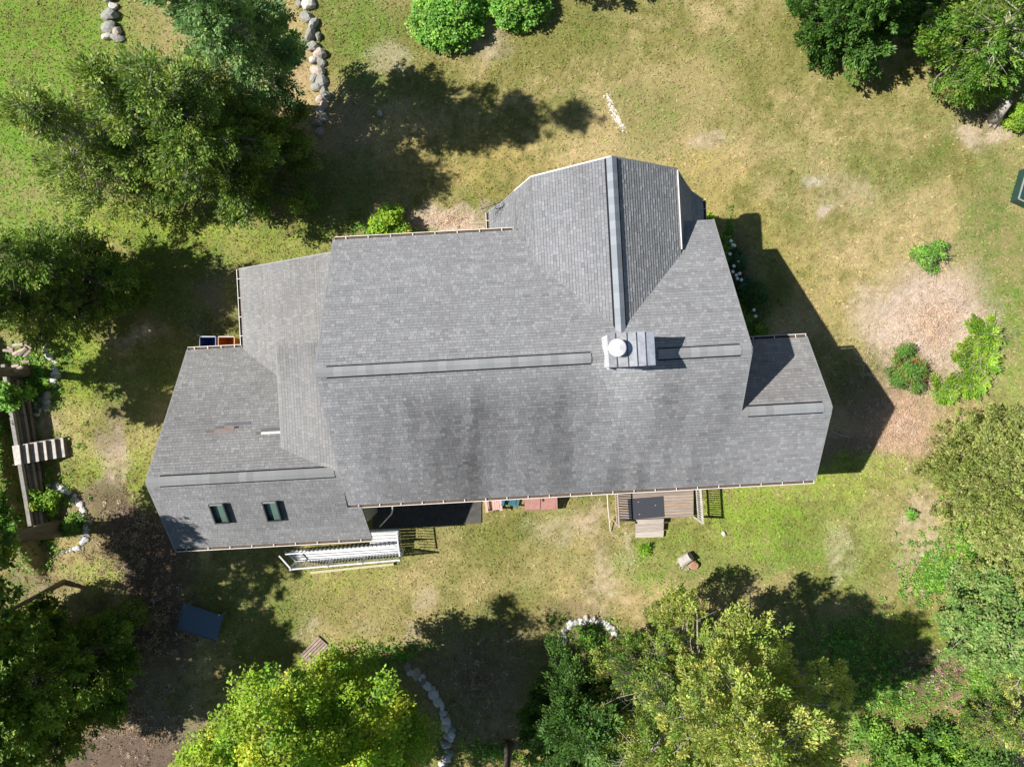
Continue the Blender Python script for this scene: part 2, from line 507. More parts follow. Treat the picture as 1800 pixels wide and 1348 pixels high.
def stain_main(a, b):
    """wear of the roof: algae streaks on the deck side, washed clean strip under the chimney"""
    s = 1.0
    n = float(STN(a, b))
    if b > -.6:
        t = min(1, (b + .6) / 1.6)
        edge = max(0, min(1, (a + 6.8) / 1.8)) * max(0, min(1, (10.5 - a) / 3.5))
        s -= t * edge * (.11 + .52 * max(0, n - .36) * 2)
        # rain washed strip below the chimney flashing
        cl = math.exp(-((a - 4.3 + .10 * b) / 1.05) ** 2) * max(0, 1 - max(0, b - .5) / 3.4)
        s += .46 * cl * (.5 + 1.0 * n)
    else:
        s -= .07 * max(0, n - .45) * 2
    return s
_cache = {}
def STN(a, b):
    k = (round(a * 4), round(b * 4))
    if k not in _cache:
        _cache[k] = .60 * fbm(np.array([a]), np.array([b * .20]), 1.1, 77, 3)[0] + .40 * fbm(np.array([a + .1 * b]), np.array([b * .14]), .42, 97, 2)[0]
    return _cache[k]

def shingle_slope(name, house, polys, z0, grad, base=(.30, .30, .305), stain=None, seed=1, thick=.016, singles=0, contrast=1.0, expo=EXPO, under=.10):
    """polys: convex polygons in house plan (a,b); z = z0 + grad . (a,b)"""
    r = random.Random(seed)
    ga, gb = grad
    s = math.hypot(ga, gb); cosv = 1 / math.sqrt(1 + s * s)
    wv = (ga / s, gb / s); uv = (wv[1], -wv[0])
    zf = lambda a, b: z0 + ga * a + gb * b
    nrm = H(-ga, -gb, 1) - H(0, 0, 0); nrm.normalize()
    # deck slab under the shingles
    root = MB()
    for p in polys:
        q = p if area(p) > 0 else p[::-1]
        root.prism([H(a, b, zf(a, b) - .012) for a, b in q], under)
    slab = root.build(name, M_DECKING, house)
    e = expo * cosv
    P2 = []
    for p in polys:
        q = [(a * uv[0] + b * uv[1], a * wv[0] + b * wv[1]) for a, b in p]
        if area(q) < 0: q = q[::-1]
        P2.append(q)
    allu = [c[0] for q in P2 for c in q]; allw = [c[1] for q in P2 for c in q]
    u0, u1, w0, w1 = min(allu), max(allu), min(allw), max(allw)
    mb = MB(); row = 0
    w = w0
    while w < w1:
        u = u0 - r.uniform(0, .5)
        rowtone = r.uniform(.965, 1.035)
        gapj = r.uniform(-.006, .006)
        while u < u1:
            k = r.random()
            L = r.choice((.14, .17, .20)) if k < .26 else r.choice((.15, .20, .26, .32))
            g0 = .017 + gapj * .5
            rect = [(u, w + g0), (u + L - .007, w + g0), (u + L - .007, w + e), (u, w + e)]
            ua, ub = u * 1.0, w
            ca = (u + L / 2) * uv[0] + (w + e / 2) * wv[0]; cb = (u + L / 2) * uv[1] + (w + e / 2) * wv[1]
            t = rowtone * r.uniform(.95, 1.05)
            if k < .26: t *= 1 + .14 * contrast
            elif k < .42: t *= 1 - .10 * contrast
            elif k < .435: t *= 1 - .18 * contrast
            wm = r.uniform(-.012, .012)
            st = stain(ca, cb) if stain else 1.0
            col = (base[0] * t * st * (1 + wm), base[1] * t * st, base[2] * t * st * (1 - wm))
            th = thick * (1.35 if k < .26 else 1)
            for q in P2:
                if u > max(c[0] for c in q) or u + L < min(c[0] for c in q): continue
                pc = clip_poly(rect, q)
                if len(pc) < 3 or abs(area(pc)) < 1e-5: continue
                def lift(c, hgt):
                    a = c[0] * uv[0] + c[1] * wv[0]; b = c[0] * uv[1] + c[1] * wv[1]
                    return H(a, b, zf(a, b)) + nrm * hgt
                def hh(c): return .003 + th * (1 - (c[1] - w) / e)
                full = len(pc) == 4 and abs(area(pc) - area(rect)) < 1e-5
                if full:
                    top = [lift(c, hh(c)) for c in rect]
                    bot = [lift(c, -.006) for c in rect]
                    if singles and r.random() < .999:
                        SINGLES.append((top, bot, col, slab, zf(ca, cb), ca, cb))
                    mb.add(top + bot, [(0, 1, 2, 3), (0, 4, 5, 1), (1, 5, 6, 2), (3, 7, 4, 0)], col)
                    if singles: mb_idx.append((len(mb.v) - 8, len(SINGLES) - 1, mb))
                else:
                    top = [lift(c, hh(c)) for c in pc]; bot = [lift(c, -.006) for c in pc]
                    n = len(pc)
                    mb.add(top + bot, [tuple(range(n))] + [(i, i + n, (i + 1) % n + n, (i + 1) % n) for i in range(n)], col)
            u += L
        w += e; row += 1
    return slab, mb, zf
mb_idx = []

def finish_shingles(slab, mb, drop=()):
    if drop:
        v = []; c = []; f = []
        # faces whose first vertex belongs to a dropped shingle are left out
        ds = set(drop)
        fs = [fc for fc in mb.f if not any(fc[0] - k in ds for k in (0, 1, 3))]
        mb.f = fs
    me = bpy.data.meshes.new('shingles')
    used = sorted({i for f in mb.f for i in f}); mp = {i: k for k, i in enumerate(used)}
    me.from_pydata([mb.v[i] for i in used], [], [tuple(mp[i] for i in f) for f in mb.f])
    a = me.attributes.new('Col', 'FLOAT_COLOR', 'POINT')
    a.data.foreach_set('color', np.array([(*mb.c[i], 1) for i in used], dtype=np.float32).ravel())
    me.transform(world_of(slab).inverted())
    o = link('shingles', me, M_SHINGLE, slab)
    tag(o, kind='stuff')
    return o

def world_of(o):
    M = o.matrix_basis.copy(); r = o
    while r.parent is not None:
        r = r.parent; M = r.matrix_basis @ M
    return M

# ------------------------------------------------------------------ the house
house = empty('house', (0, 0, 0), 'long grey shingled house with cross gable, chimney and stepped side wings', 'house')
AL, AR, BT, BR, BB = -7.38, 9.08, -6.62, -.80, 4.89
ZE, ZR = 5.5, 9.5
gt = (ZR - ZE) / (BR - BT); gb_ = (ZE - ZR) / (BB - BR)
G_BASE = (.256, .255, .257)

# main slopes
s1, m1, z1 = shingle_slope('roof_slope', house, [[(AL, BT), (AR, BT), (AR, BR), (AL, BR)]], ZR - gt * BR, (0, gt), G_BASE, stain_main, 1, singles=1)
n_single_1 = len(SINGLES)
EXR_B, EXR_Z = 1.63, ZR + gb_ * (1.63 - BR)
s2, m2, z2 = shingle_slope('roof_slope', house, [[(AL, BR), (AR, BR), (AR, BB), (AL, BB)], [(AR, EXR_B), (12.74, EXR_B), (12.86, BB), (AR, BB)]],
                           ZR - gb_ * BR, (0, gb_), G_BASE, stain_main, 2, singles=1)
# choose the 290 that show largest: high up, not under the ridge vent, chimney or cross gable
def hidden(ca, cb):
    if abs(cb - BR) < .34: return True
    if 3.0 < ca < 5.5 and abs(cb - BR) < .95: return True
    if cb < -1.6 and 1.0 < ca < 7.6: return True
    return False
cand = [(SINGLES[i][4], i) for i in range(len(SINGLES)) if not hidden(SINGLES[i][5], SINGLES[i][6])]
cand.sort(reverse=True)
chosen = {i for _, i in cand[:284]}
dropm = {id(m1): set(), id(m2): set()}
for start, si, mbx in mb_idx:
    if si in chosen:
        dropm[id(mbx)].add(start)
finish_shingles(s1, m1, dropm[id(m1)]); finish_shingles(s2, m2, dropm[id(m2)])
for i in sorted(chosen):
    top, bot, col, slab, _, ca, cb = SINGLES[i]
    me = bpy.data.meshes.new('shingle')
    o0 = sum(bot, Vector()) / 4
    me.from_pydata([v - o0 for v in top + bot], [], [(0, 1, 2, 3), (0, 4, 5, 1), (1, 5, 6, 2), (3, 7, 4, 0)])
    a = me.attributes.new('Col', 'FLOAT_COLOR', 'POINT')
    a.data.foreach_set('color', np.array([(*col, 1)] * 8, dtype=np.float32).ravel())
    link('shingle', me, M_SHINGLE, slab, o0)

def slope(polys, za, grad, base=G_BASE, seed=3, stain=None, **kw):
    s, m, zf = shingle_slope('roof_slope', house, polys, za, grad, base, stain, seed, **kw)
    finish_shingles(s, m)
    return s, zf

def blotch(k, amt=.16, lo=.45):
    def f(a, b):
        key = (k, round(a * 3), round(b * 3))
        if key not in _cache:
            _cache[key] = fbm(np.array([a]), np.array([b]), 2.2, 200 + k, 3)[0]
        return 1 - amt * max(0, _cache[key] - lo) * 3
    return f

# east extension, short north slope
ge = (EXR_Z - 5.5) / (EXR_B + 1.33)
slope([[(8.6, -1.33), (12.84, -1.33), (12.74, EXR_B), (8.6, EXR_B)]], EXR_Z - ge * EXR_B, (0, ge), (.262, .252, .243), 4, blotch(4))
# cross gable (curved gambrel): ridge, knees, flared lower slopes
AC = 4.30
KW, KZ, RZ = 3.03, 6.62, 8.82
prof = [(0, RZ), (KW, KZ), (3.72, 5.1), (4.25, 4.15), (4.95, 3.5)]
bf = [-8.52, -8.55, -8.42, -8.22, -7.98]
for sgn in (-1, 1):
    for i in range(len(prof) - 1):
        (h0, za), (h1, zb) = prof[i], prof[i + 1]
        g = (zb - za) / (h1 - h0)
        a0, a1 = AC + sgn * h0, AC + sgn * h1
        bb = -.9 if i == 0 else -3.6 if i == 1 else -5.6
        slope([[(a0, bf[i]), (a1, bf[i + 1]), (a1, bb), (a0, bb)]], za - g * h0 - sgn * g * AC, (sgn * g, 0),
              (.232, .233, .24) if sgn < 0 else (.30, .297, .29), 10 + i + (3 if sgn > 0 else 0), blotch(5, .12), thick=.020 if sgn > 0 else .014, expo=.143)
# west wing: slope that faces left
gw = .535
slope([[(-12.67, -6.12), (-7.36, -6.12), (-7.36, 2.0), (-12.67, 2.0)]], 2.5 + 12.67 * gw, (gw, 0), (.248, .242, .235), 20, blotch(6), contrast=.8)
# south-west wing
SR_B, SR_Z, ST_B, ST_Z, SB_B, SB_Z = 3.30, 6.56, -2.43, 2.42, 6.58, 4.5
gs = (SR_Z - ST_Z) / (SR_B - ST_B); gs2 = (SB_Z - SR_Z) / (SB_B - SR_B)
s_sw, z_sw = slope([[(-15.36, ST_B), (-12.66, ST_B), (-12.66, SR_B), (-15.5, SR_B)], [(-12.66, ST_B), (-7.40, ST_B + 3.4), (-7.40, SR_B), (-12.66, SR_B)]],
                   SR_Z - gs * SR_B, (0, gs), (.243, .238, .232), 21, blotch(7), contrast=.9)
s_sb, z_sb = slope([[(-15.5, SR_B), (-7.40, SR_B), (-7.40, SB_B), (-15.44, SB_B)], [(-7.40, 4.96), (-6.80, 4.96), (-6.62, SB_B), (-7.40, SB_B)]],
                   SR_Z - gs2 * SR_B, (0, gs2), (.235, .233, .232), 22, blotch(8), contrast=.8)
# low shed dormer beside the main gable
gd = .31
slope([[(-10.0, -2.17), (-7.40, -2.17), (-7.40, 3.25), (-10.0, 3.25)]], 5.80 + 10.0 * gd, (gd, 0), (.247, .242, .236), 23, blotch(9, .25), contrast=.7)

# drip edges along rakes
def edge(p0, p1, w=.05, h=.09, m=None, name='drip_edge'):
    MB().beam(p0, p1, w, h).build(name, m or M_DRIP, house)
dz = Vector((0, 0, -.045))
edge(H(AL - .02, BT, ZE) + dz, H(AL - .02, BR, ZR) + dz); edge(H(AL - .02, BR, ZR) + dz, H(AL - .02, BB, ZE) + dz)
edge(H(AR + .02, BT, ZE) + dz, H(AR + .02, BR, ZR) + dz); edge(H(AR + .02, BR, ZR) + dz, H(AR + .02, EXR_B, EXR_Z) + dz)
edge(H(12.86, -1.33, 5.5) + dz, H(12.76, EXR_B, EXR_Z) + dz); edge(H(12.76, EXR_B, EXR_Z) + dz, H(12.88, BB, ZE) + dz)
edge(H(-15.38, ST_B, ST_Z) + dz, H(-15.52, SR_B, SR_Z) + dz); edge(H(-15.52, SR_B, SR_Z) + dz, H(-15.46, SB_B, SB_Z) + dz)
edge(H(-12.67, -6.14, 2.5) + dz, H(-7.42, -6.14, 2.5 + gw * 5.25) + dz)
edge(H(-10.02, -2.17, 5.78) + dz, H(-10.02, 3.1, 5.78) + dz, w=.05)
edge(H(AC + KW + .03, -8.5, KZ + .01), H(AC + KW + .03, -5.2, KZ + .01), .045, .10, M_WHITE)
for sgn in (-1, 1):
    for i in range(len(prof) - 1):
        (h0, za), (h1, zb) = prof[i], prof[i + 1]
        edge(H(AC + sgn * h0, bf[i] - .02, za) + dz, H(AC + sgn * h1, bf[i + 1] - .02, zb) + dz, .05, .10, M_WHITE if sgn < 0 and i < 2 else M_DRIP)

# valley line flashing
def flash(p0, p1, w, m=M_DARK, name='valley_flashing'):
    MB().beam(p0, p1, w, .012).build(name, m, house)

# gutters with brackets
def gutter(p0, p1, out, nb, overhang=0):
    d = (p1 - p0).normalized(); out = out.normalized(); up = Vector((0, 0, 1))
    W, D = .115, .09
    mb = MB()
    def strip(o0, z0, o1, z1_, t=.004):
        a0 = p0 + out * o0 + up * z0; a1 = p0 + out * o1 + up * z1_
        b0 = p1 + out * o0 + up * z0; b1 = p1 + out * o1 + up * z1_
        n = (a1 - a0).cross(d).normalized() * t
        mb.box8([a0, a1, b1, b0, a0 + n, a1 + n, b1 + n, b0 + n])
    strip(W, -D, W, .0, .004); strip(W - .004, .004, W + .022, .004, .006)
    g = mb.build('gutter', M_WHITE, house)
    mb = MB()
    strip(.01, -D + .03, W, -D + .03, .004); strip(.01, -D + .03, .01, -.02, .004)
    mb.build('gutter_trough', M_GUTTERIN, g)
    for e in (p0, p1):
        MB().beam(e + up * -.045, e + out * W + up * -.045, .008, .085).build('end_cap', M_WHITE, g)
    L = (p1 - p0).length
    for i in range(nb):
        c = p0 + d * (L * (i + .5) / nb)
        MB().beam(c - out * .05 + up * .022, c + out * (W + .012) + up * .016, .03, .010).build('bracket', M_WHITE, g)
oB = H(0, 1, 0) - H(0, 0, 0); oT = -oB; oA = H(1, 0, 0) - H(0, 0, 0)
gutter(H(AL, BB, ZE - .03), H(12.84, BB, ZE - .03), oB, 22)
gutter(H(AL + .05, BT, ZE - .03), H(.40, BT, ZE - .03), oT, 8)
gutter(H(9.15, -1.34, ZE - .03), H(12.84, -1.34, ZE - .03), oT, 4)
gutter(H(-12.68, -6.12, 2.46), H(-12.68, -2.5, 2.46), -oA, 4)
gutter(H(-15.36, ST_B, ST_Z - .03), H(-12.80, ST_B, ST_Z - .03), oT, 4)
gutter(H(-15.44, SB_B, SB_Z - .03), H(-6.64, SB_B, SB_Z - .03), oB, 9)
gutter(H(AC - 4.96, -7.95, 3.46), H(AC - 4.96, -6.4, 3.46), -oA, 2)
gutter(H(AC + 4.96, -7.95, 3.46), H(AC + 4.96, -6.4, 3.46), oA, 2)

# ridge vents with their own cap shingles
def ridge_vent(p0, p1, slope_l, slope_r, side, half=.19, closed=(1, 1), tint=(.285, .288, .29), lift=.06, step=.30):
    """p0->p1 along the ridge; side: horizontal unit vector across"""
    d = (p1 - p0).normalized(); L = (p1 - p0).length
    up = Vector((0, 0, 1))
    def cross(o):
        return side * o + up * (-(slope_r if o > 0 else slope_l) * abs(o))
    core = MB()
    for sg in (-1, 1):
        a = cross(sg * (half + .052))
        q = [p0, p0 + a, p1 + a, p1]
        core.box8([v + up * .01 for v in q] + [v + up * (lift * .55) for v in q])
    v = core.build('ridge_vent', M_VENT, house)
    r = random.Random(int(L * 100)); n = int(L / step)
    for i in range(n):
        s0 = p0 + d * (L * i / n); s1_ = p0 + d * (L * (i + 1) / n + .01)
        t = r.uniform(.88, 1.12); col = tuple(c * t for c in tint)
        mb = MB()
        for sg in (-1, 1):
            a = cross(sg * half)
            z0, z1_ = lift + .006, lift + .018
            mb.box8([s0 + up * (z0 - .006), s0 + a + up * (z0 - .006), s1_ + a + up * (z0 - .006), s1_ + up * (z0 - .006),
                     s0 + up * z1_, s0 + a + up * z1_, s1_ + a + up * z0, s1_ + up * z0], col)
        mb.build('cap_shingle', M_SHINGLE, v)
    return v
bs = (H(0, 1, 0) - H(0, 0, 0)).normalized()
asd = (H(1, 0, 0) - H(0, 0, 0)).normalized()
ridge_vent(H(-6.98, BR, ZR), H(3.02, BR, ZR), gt, -gb_, bs)
ridge_vent(H(5.55, BR, ZR), H(8.68, BR, ZR), gt, -gb_, bs)
ridge_vent(H(9.42, EXR_B, EXR_Z), H(12.42, EXR_B, EXR_Z), ge, -gb_, bs)
ridge_vent(H(-14.98, SR_B, SR_Z), H(-7.62, SR_B, SR_Z), gs, -gs2, bs, half=.20, tint=(.265, .265, .26))
ridge_vent(H(AC, -8.50, RZ), H(AC, -1.75, RZ), .726, .726, asd, half=.20, tint=(.25, .27, .29), lift=.10)
# flush ridge caps at the ends of the main ridge
for (a0, a1, b_, z_, ga_, gb2) in ((AL, -6.98, BR, ZR, gt, -gb_), (8.68, AR, BR, ZR, gt, -gb_), (12.42, 12.76, EXR_B, EXR_Z, ge, -gb_), (AR + .02, 9.42, EXR_B, EXR_Z, ge, -gb_), (-15.5, -14.98, SR_B, SR_Z, gs, -gs2), (-7.62, -7.36, SR_B, SR_Z, gs, -gs2)):
    mb = MB()
    for sg, sl in ((-1, ga_), (1, gb2)):
        q = [H(a0, b_, z_ + .025), H(a1, b_, z_ + .025), H(a1, b_ + sg * .17, z_ - .17 * sl + .025), H(a0, b_ + sg * .17, z_ - .17 * sl + .025)]
        mb.box8(q + [v + Vector((0, 0, .015)) for v in q], (.26, .26, .255))
    mb.build('ridge_cap', M_SHINGLE, house)

# torn off shingles on the south-west wing: older felt and bare boards show
def patch(a0, a1, b0, b1, col, zf, grad, hgt=.024, name='exposed_underlay', m=M_PAINT):
    q = [(a0, b0), (a1, b0), (a1, b1), (a0, b1)]
    MB().prism([H(a, b, zf(a, b) + hgt) for a, b in q], .02, col).build(name, m, house)
def pa(px, py, z):
    p = at(px, py, z)
    return p.x - .054 * -p.y * -1 * -1 if False else (p.x - .054 * (-p.y)), (-p.y + .054 * p.x)
def row_patch(px0, px1, py0, py1, col, hgt, m=M_PAINT):
    z = 4.3
    for _ in range(4):
        a, b = pa((px0 + px1) / 2, (py0 + py1) / 2, z); z = z_sw(a, b)
    a0, b0 = pa(px0, (py0 + py1) / 2, z); a1, b1 = pa(px1, (py0 + py1) / 2, z)
    bm_ = (b0 + b1) / 2; hb = (py1 - py0) * (CAMH - z) / FPX / 2
    patch(a0, a1, bm_ - hb, bm_ + hb, col, z_sw, None, hgt, m=m)
row_patch(395, 441, 742, 746.5, (.13, .135, .15), .027); row_patch(378, 394, 749, 753.5, (.13, .13, .13), .027); row_patch(362, 377, 756, 760, (.15, .13, .12), .027)
row_patch(394, 426, 748, 753.5, (.235, .175, .155), .022); row_patch(377, 412, 754, 760, (.25, .185, .165), .022); row_patch(412, 420, 749, 752.5, (.05, .045, .05), .029)
row_patch(459, 494, 751.5, 757.5, (.14, .13, .135), .026); row_patch(450, 458, 759, 763, (.13, .13, .13), .026); row_patch(459, 494, 758.3, 762.5, (.72, .68, .60), .022)

# walls below
def walls():
    def prism_wall(name, prof_ab, z_, lo=0.0):
        mb = MB(); n = len(prof_ab)
        mb.prism([H(a, b, z_) for a, b in prof_ab], z_ - lo)
        return mb.build(name, M_SIDING, house)
    def gable(a0, a1, b0, b1, br, ze, zr, along='a'):
        mb = MB()
        P = [(b0, -.2), (b1, -.2), (b1, ze), (br, zr), (b0, ze)]
        f = (lambda t, q: H(t, q[0], q[1])) if along == 'a' else (lambda t, q: H(q[0], t, q[1]))
        vs = [f(a0, q) for q in P] + [f(a1, q) for q in P]
        mb.add(vs, [(0, 1, 2, 3, 4), (9, 8, 7, 6, 5)] + [(i, (i + 1) % 5, (i + 1) % 5 + 5, i + 5) for i in range(5)])
        mb.build('wall', M_SIDING, house)
    gable(AL + .35, AR - .35, BT + .4, BB - .4, BR, ZE + .05, ZR - .25)
    gable(9.0, 12.5, -.95, BB - .4, EXR_B, ZE + .05, EXR_Z - .25)
    gable(-8.15, -1.0, AC - 3.3, AC + 3.3, AC, 5.6, RZ - .25, 'b')
    gable(-7.7, -5.5, AC - 4.5, AC + 4.5, AC, 3.3, 3.9, 'b')
    gable(-15.1, -7.2, ST_B + .4, SB_B - .4, SR_B, 2.4, SR_Z - .3)
    mb = MB(); mb.prism([H(-12.3, -5.8, 2.4), H(-7.1, -5.8, 2.4), H(-7.1, 0, 2.4), H(-12.3, 0, 2.4)], 2.6); mb.build('wall', M_SIDING, house)
    mb = MB(); mb.prism([H(-9.7, -1.9, 5.6), H(-7.1, -1.9, 5.6), H(-7.1, 3.0, 5.6), H(-9.7, 3.0, 5.6)], 3.4); mb.build('wall', M_SIDING, house)
    # windows in the lower walls
    for (a, b, z, w, h) in ((-4.5, BB - .4, 1.3, 1.0, 1.3), (-1.4, BB - .4, 1.3, 1.0, 1.3), (5.6, BB - .4, 1.5, 1.6, 2.0), (9.6, BB - .4, 1.3, 1.0, 1.3), (-12.6, SB_B - .4, 1.3, 1.0, 1.2), (-10, SB_B - .4, 1.3, 1.0, 1.2)):
        c = H(a, b + .02, z)
        rz = math.atan2(oA.y, oA.x)
        fr = MB().box(c, (w + .16, .06, h + .16), rz).build('window', M_WHITEWOOD, house)
        MB().box(c + oB.normalized() * .034, (w, .02, h), rz).build('pane', M_DARK, fr)
walls()

# chimney: sheet metal cap with standing seams, flue and rain cap
def chimney():
    zt = 10.9
    P = [at(1067, 586, zt), at(1150, 583, zt), at(1153, 642, zt), at(1071, 646, zt)]
    P = [P[0], P[1], P[2], P[3]]
    mb = MB()
    cx_ = sum(P, Vector()) / 4
    Q = [cx_ + (p - cx_) * .95 for p in P]
    mb.prism([Vector((q.x, q.y, zt - .06)) for q in Q], 3.4)
    ch = mb.build('chimney', M_WHITEWOOD, house)
    # top sheets between seams, each its own
    us = [0, .17, .41, .61, .80, 1.0]   # fractions along a
    tones = [(.34, .335, .35), (.43, .425, .43), (.47, .48, .49), (.45, .46, .49), (.33, .35, .39)]
    for i in range(5):
        a0, a1 = us[i] + .006, us[i + 1] - .006
        f = lambda t, s: (P[0].lerp(P[1], t)).lerp(P[3].lerp(P[2], t), s)
        z_ = .0 if i else .03
        mb = MB(); q = [f(a0, 0), f(a1, 0), f(a1, 1), f(a0, 1)]
        mb.prism([v + Vector((0, 0, z_)) for v in (q[3], q[2], q[1], q[0])], .10, tones[i])
        mb.build('cap_sheet', M_SEAMMETAL, ch)
    for i in range(1, 5):
        f = lambda t, s: (P[0].lerp(P[1], t)).lerp(P[3].lerp(P[2], t), s)
        MB().beam(f(us[i], -.005) + Vector((0, 0, .012)), f(us[i], 1.005) + Vector((0, 0, .012)), .022, .05, col=(.10, .10, .11)).build('seam', M_SEAMMETAL, ch)
    # white base flashing on the lit side
    mb = MB()
    e0, e1 = at(1062, 592, 9.85), at(1067, 648, 9.55)
    mb.beam(at(1061, 598, 9.6), at(1067, 646, 9.3), .07, .55)
    mb.build('base_flashing', M_WHITEWOOD, ch)
    c = at(1086, 611, 11.3)
    mb = MB(); mb.lathe((c.x, c.y, zt), [(.17, -.05), (.17, .28)], 28); fl = mb.build('flue_pipe', M_GALV, ch, smooth=False)
    mb = MB(); mb.lathe((c.x, c.y, zt + .30), [(.30, 0), (.315, .02), (.30, .035), (.145, .058), (.10, .105), (.012, .125)], 40)
    mb.build('rain_cap', mat('bright_galvanised_cap', (.93, .87, .88), .35, metal=.15, var=.06, scale=5), ch, smooth=True)
    for k in range(3):
        t = 2.1 * k
        p = Vector((c.x + .18 * math.cos(t), c.y + .18 * math.sin(t), zt + .2))
        MB().beam(p, p + Vector((.04 * math.cos(t), .04 * math.sin(t), .13)), .02, .01).build('cap_strap', M_GALV, fl)
chimney()

# skylights
def skylight(px0, py0, px1, py1):
    z = 5.5
    for _ in range(5):
        a, b = pa((px0 + px1) / 2, (py0 + py1) / 2, z); z = z_sb(a, b)
    hw = (px1 - px0) / 2 * (CAMH - z) / FPX; hb = (py1 - py0) / 2 * (CAMH - z) / FPX
    q = [(a - hw, b - hb), (a + hw, b - hb), (a + hw, b + hb), (a - hw, b + hb)]
    f = lambda a_, b_, h: H(a_, b_, z_sb(a_, b_)) + Vector((0, .0, h))
    fw = .055
    mb = MB()
    tops = .26
    def bar(a0, a1, b0, b1):
        qq = [(a0, b0), (a1, b0), (a1, b1), (a0, b1)]
        return [f(x, y, -.02) for x, y in qq] + [f(x, y, tops) for x, y in qq]
    sk = MB()
    sk.box8(bar(a - hw, a - hw + fw, b - hb, b + hb)); sk.box8(bar(a + hw - fw, a + hw, b - hb, b + hb))
    sk.box8(bar(a - hw + fw, a + hw - fw, b + hb - fw, b + hb))
    s = sk.build('skylight', M_DARK, house)
    h_ = MB(); h_.box8(bar(a - hw + fw, a + hw - fw, b - hb, b - hb + fw * 1.4)); h_.build('head_flashing', M_DRIP, s)
    g = MB(); qq = [(a - hw + fw, b - hb + fw), (a + hw - fw, b - hb + fw), (a + hw - fw, b + hb - fw), (a - hw + fw, b + hb - fw)]
    g.box8([f(x, y, .03) for x, y in qq] + [f(x, y, .045) for x, y in qq])
    g.build('pane', M_GLASS, s)
    bl = MB()
    x0, x1 = a - hw + fw + .002, a + hw - fw - .13
skylight(376, 882, 402, 921)
skylight(468, 878, 494, 917)

# downspout near the inner corner
pts = [at(690, 884, 5.3), at(690, 896, 3.9), at(688, 903, 2.4), at(668, 925, .25)]
MB().tube(pts, .035, 8).build('downspout', M_WHITE, house)

# ------------------------------------------------------------------ rocks
def rock_mesh(seed, tone):
    bm = bmesh.new()
    bmesh.ops.create_icosphere(bm, subdivisions=2, radius=.5)
    r = random.Random(seed)
    dirs = [(Vector((r.gauss(0, 1), r.gauss(0, 1), r.gauss(0, 1))).normalized(), r.uniform(.28, .46)) for _ in range(9)]
    for v in bm.verts:
        for d, h in dirs:
            k = v.co.dot(d)
            if k > h: v.co -= d * (k - h) * .9
        v.co *= 1 + r.uniform(-.04, .04)
    me = bpy.data.meshes.new('stone')
    bm.to_mesh(me); bm.free()
    n = len(me.vertices)
    a = me.attributes.new('Col', 'FLOAT_COLOR', 'POINT')
    a.data.foreach_set('color', np.array([(*tone, 1)] * n, dtype=np.float32).ravel())
    me.materials.append(M_STONE)
    return me
ROCKS = [rock_mesh(i, random.choice([(.50, .47, .43), (.36, .34, .31), (.56, .51, .45), (.24, .235, .21), (.45, .38, .32), (.30, .29, .25)])) for i in range(12)]
ROCKS += [rock_mesh(40 + i, (.62, .60, .57)) for i in range(4)]

def place_rock(parent, name, px, py, sx, sy, sz, rz=None, ri=None, label=None):
    p = at(px, py, 0); z = gzf(p.x, p.y)
    o = bpy.data.objects.new(name, ROCKS[ri if ri is not None else random.randrange(12)])
    COL.objects.link(o)
    o.location = Vector((p.x, p.y, z + sz * .17)) - (parent.location if parent else Vector())
    o.scale = (sx, sy, sz); o.rotation_euler = (random.uniform(-.2, .2), random.uniform(-.2, .2), random.uniform(0, 6.28) if rz is None else rz)
    if parent: o.parent = parent
    return o

def stone_line(label, path, size, n, cat='stone wall', name='stone_wall', spread=6, light=False, rows=1):
    p0 = at(*path[0]); e = empty(name, (p0.x, p0.y, 0), label, cat)
    seg = [math.hypot(path[i + 1][0] - path[i][0], path[i + 1][1] - path[i][1]) for i in range(len(path) - 1)]
    tot = sum(seg)
    for k in range(n):
        s = tot * (k + .5) / n; i = 0
        while i < len(seg) - 1 and s > seg[i]: s -= seg[i]; i += 1
        t = s / seg[i]
        x = path[i][0] + (path[i + 1][0] - path[i][0]) * t; y = path[i][1] + (path[i + 1][1] - path[i][1]) * t
        for r_ in range(rows):
            sz = size * random.uniform(.5, 1.45)
            place_rock(e, 'stone', x + random.uniform(-spread, spread), y + random.uniform(-3, 3), sz * random.uniform(.9, 1.35), sz * random.uniform(.8, 1.1), sz * random.uniform(.6, .9),
                       ri=random.randrange(12, 16) if light and random.random() < .6 else None)
    return e

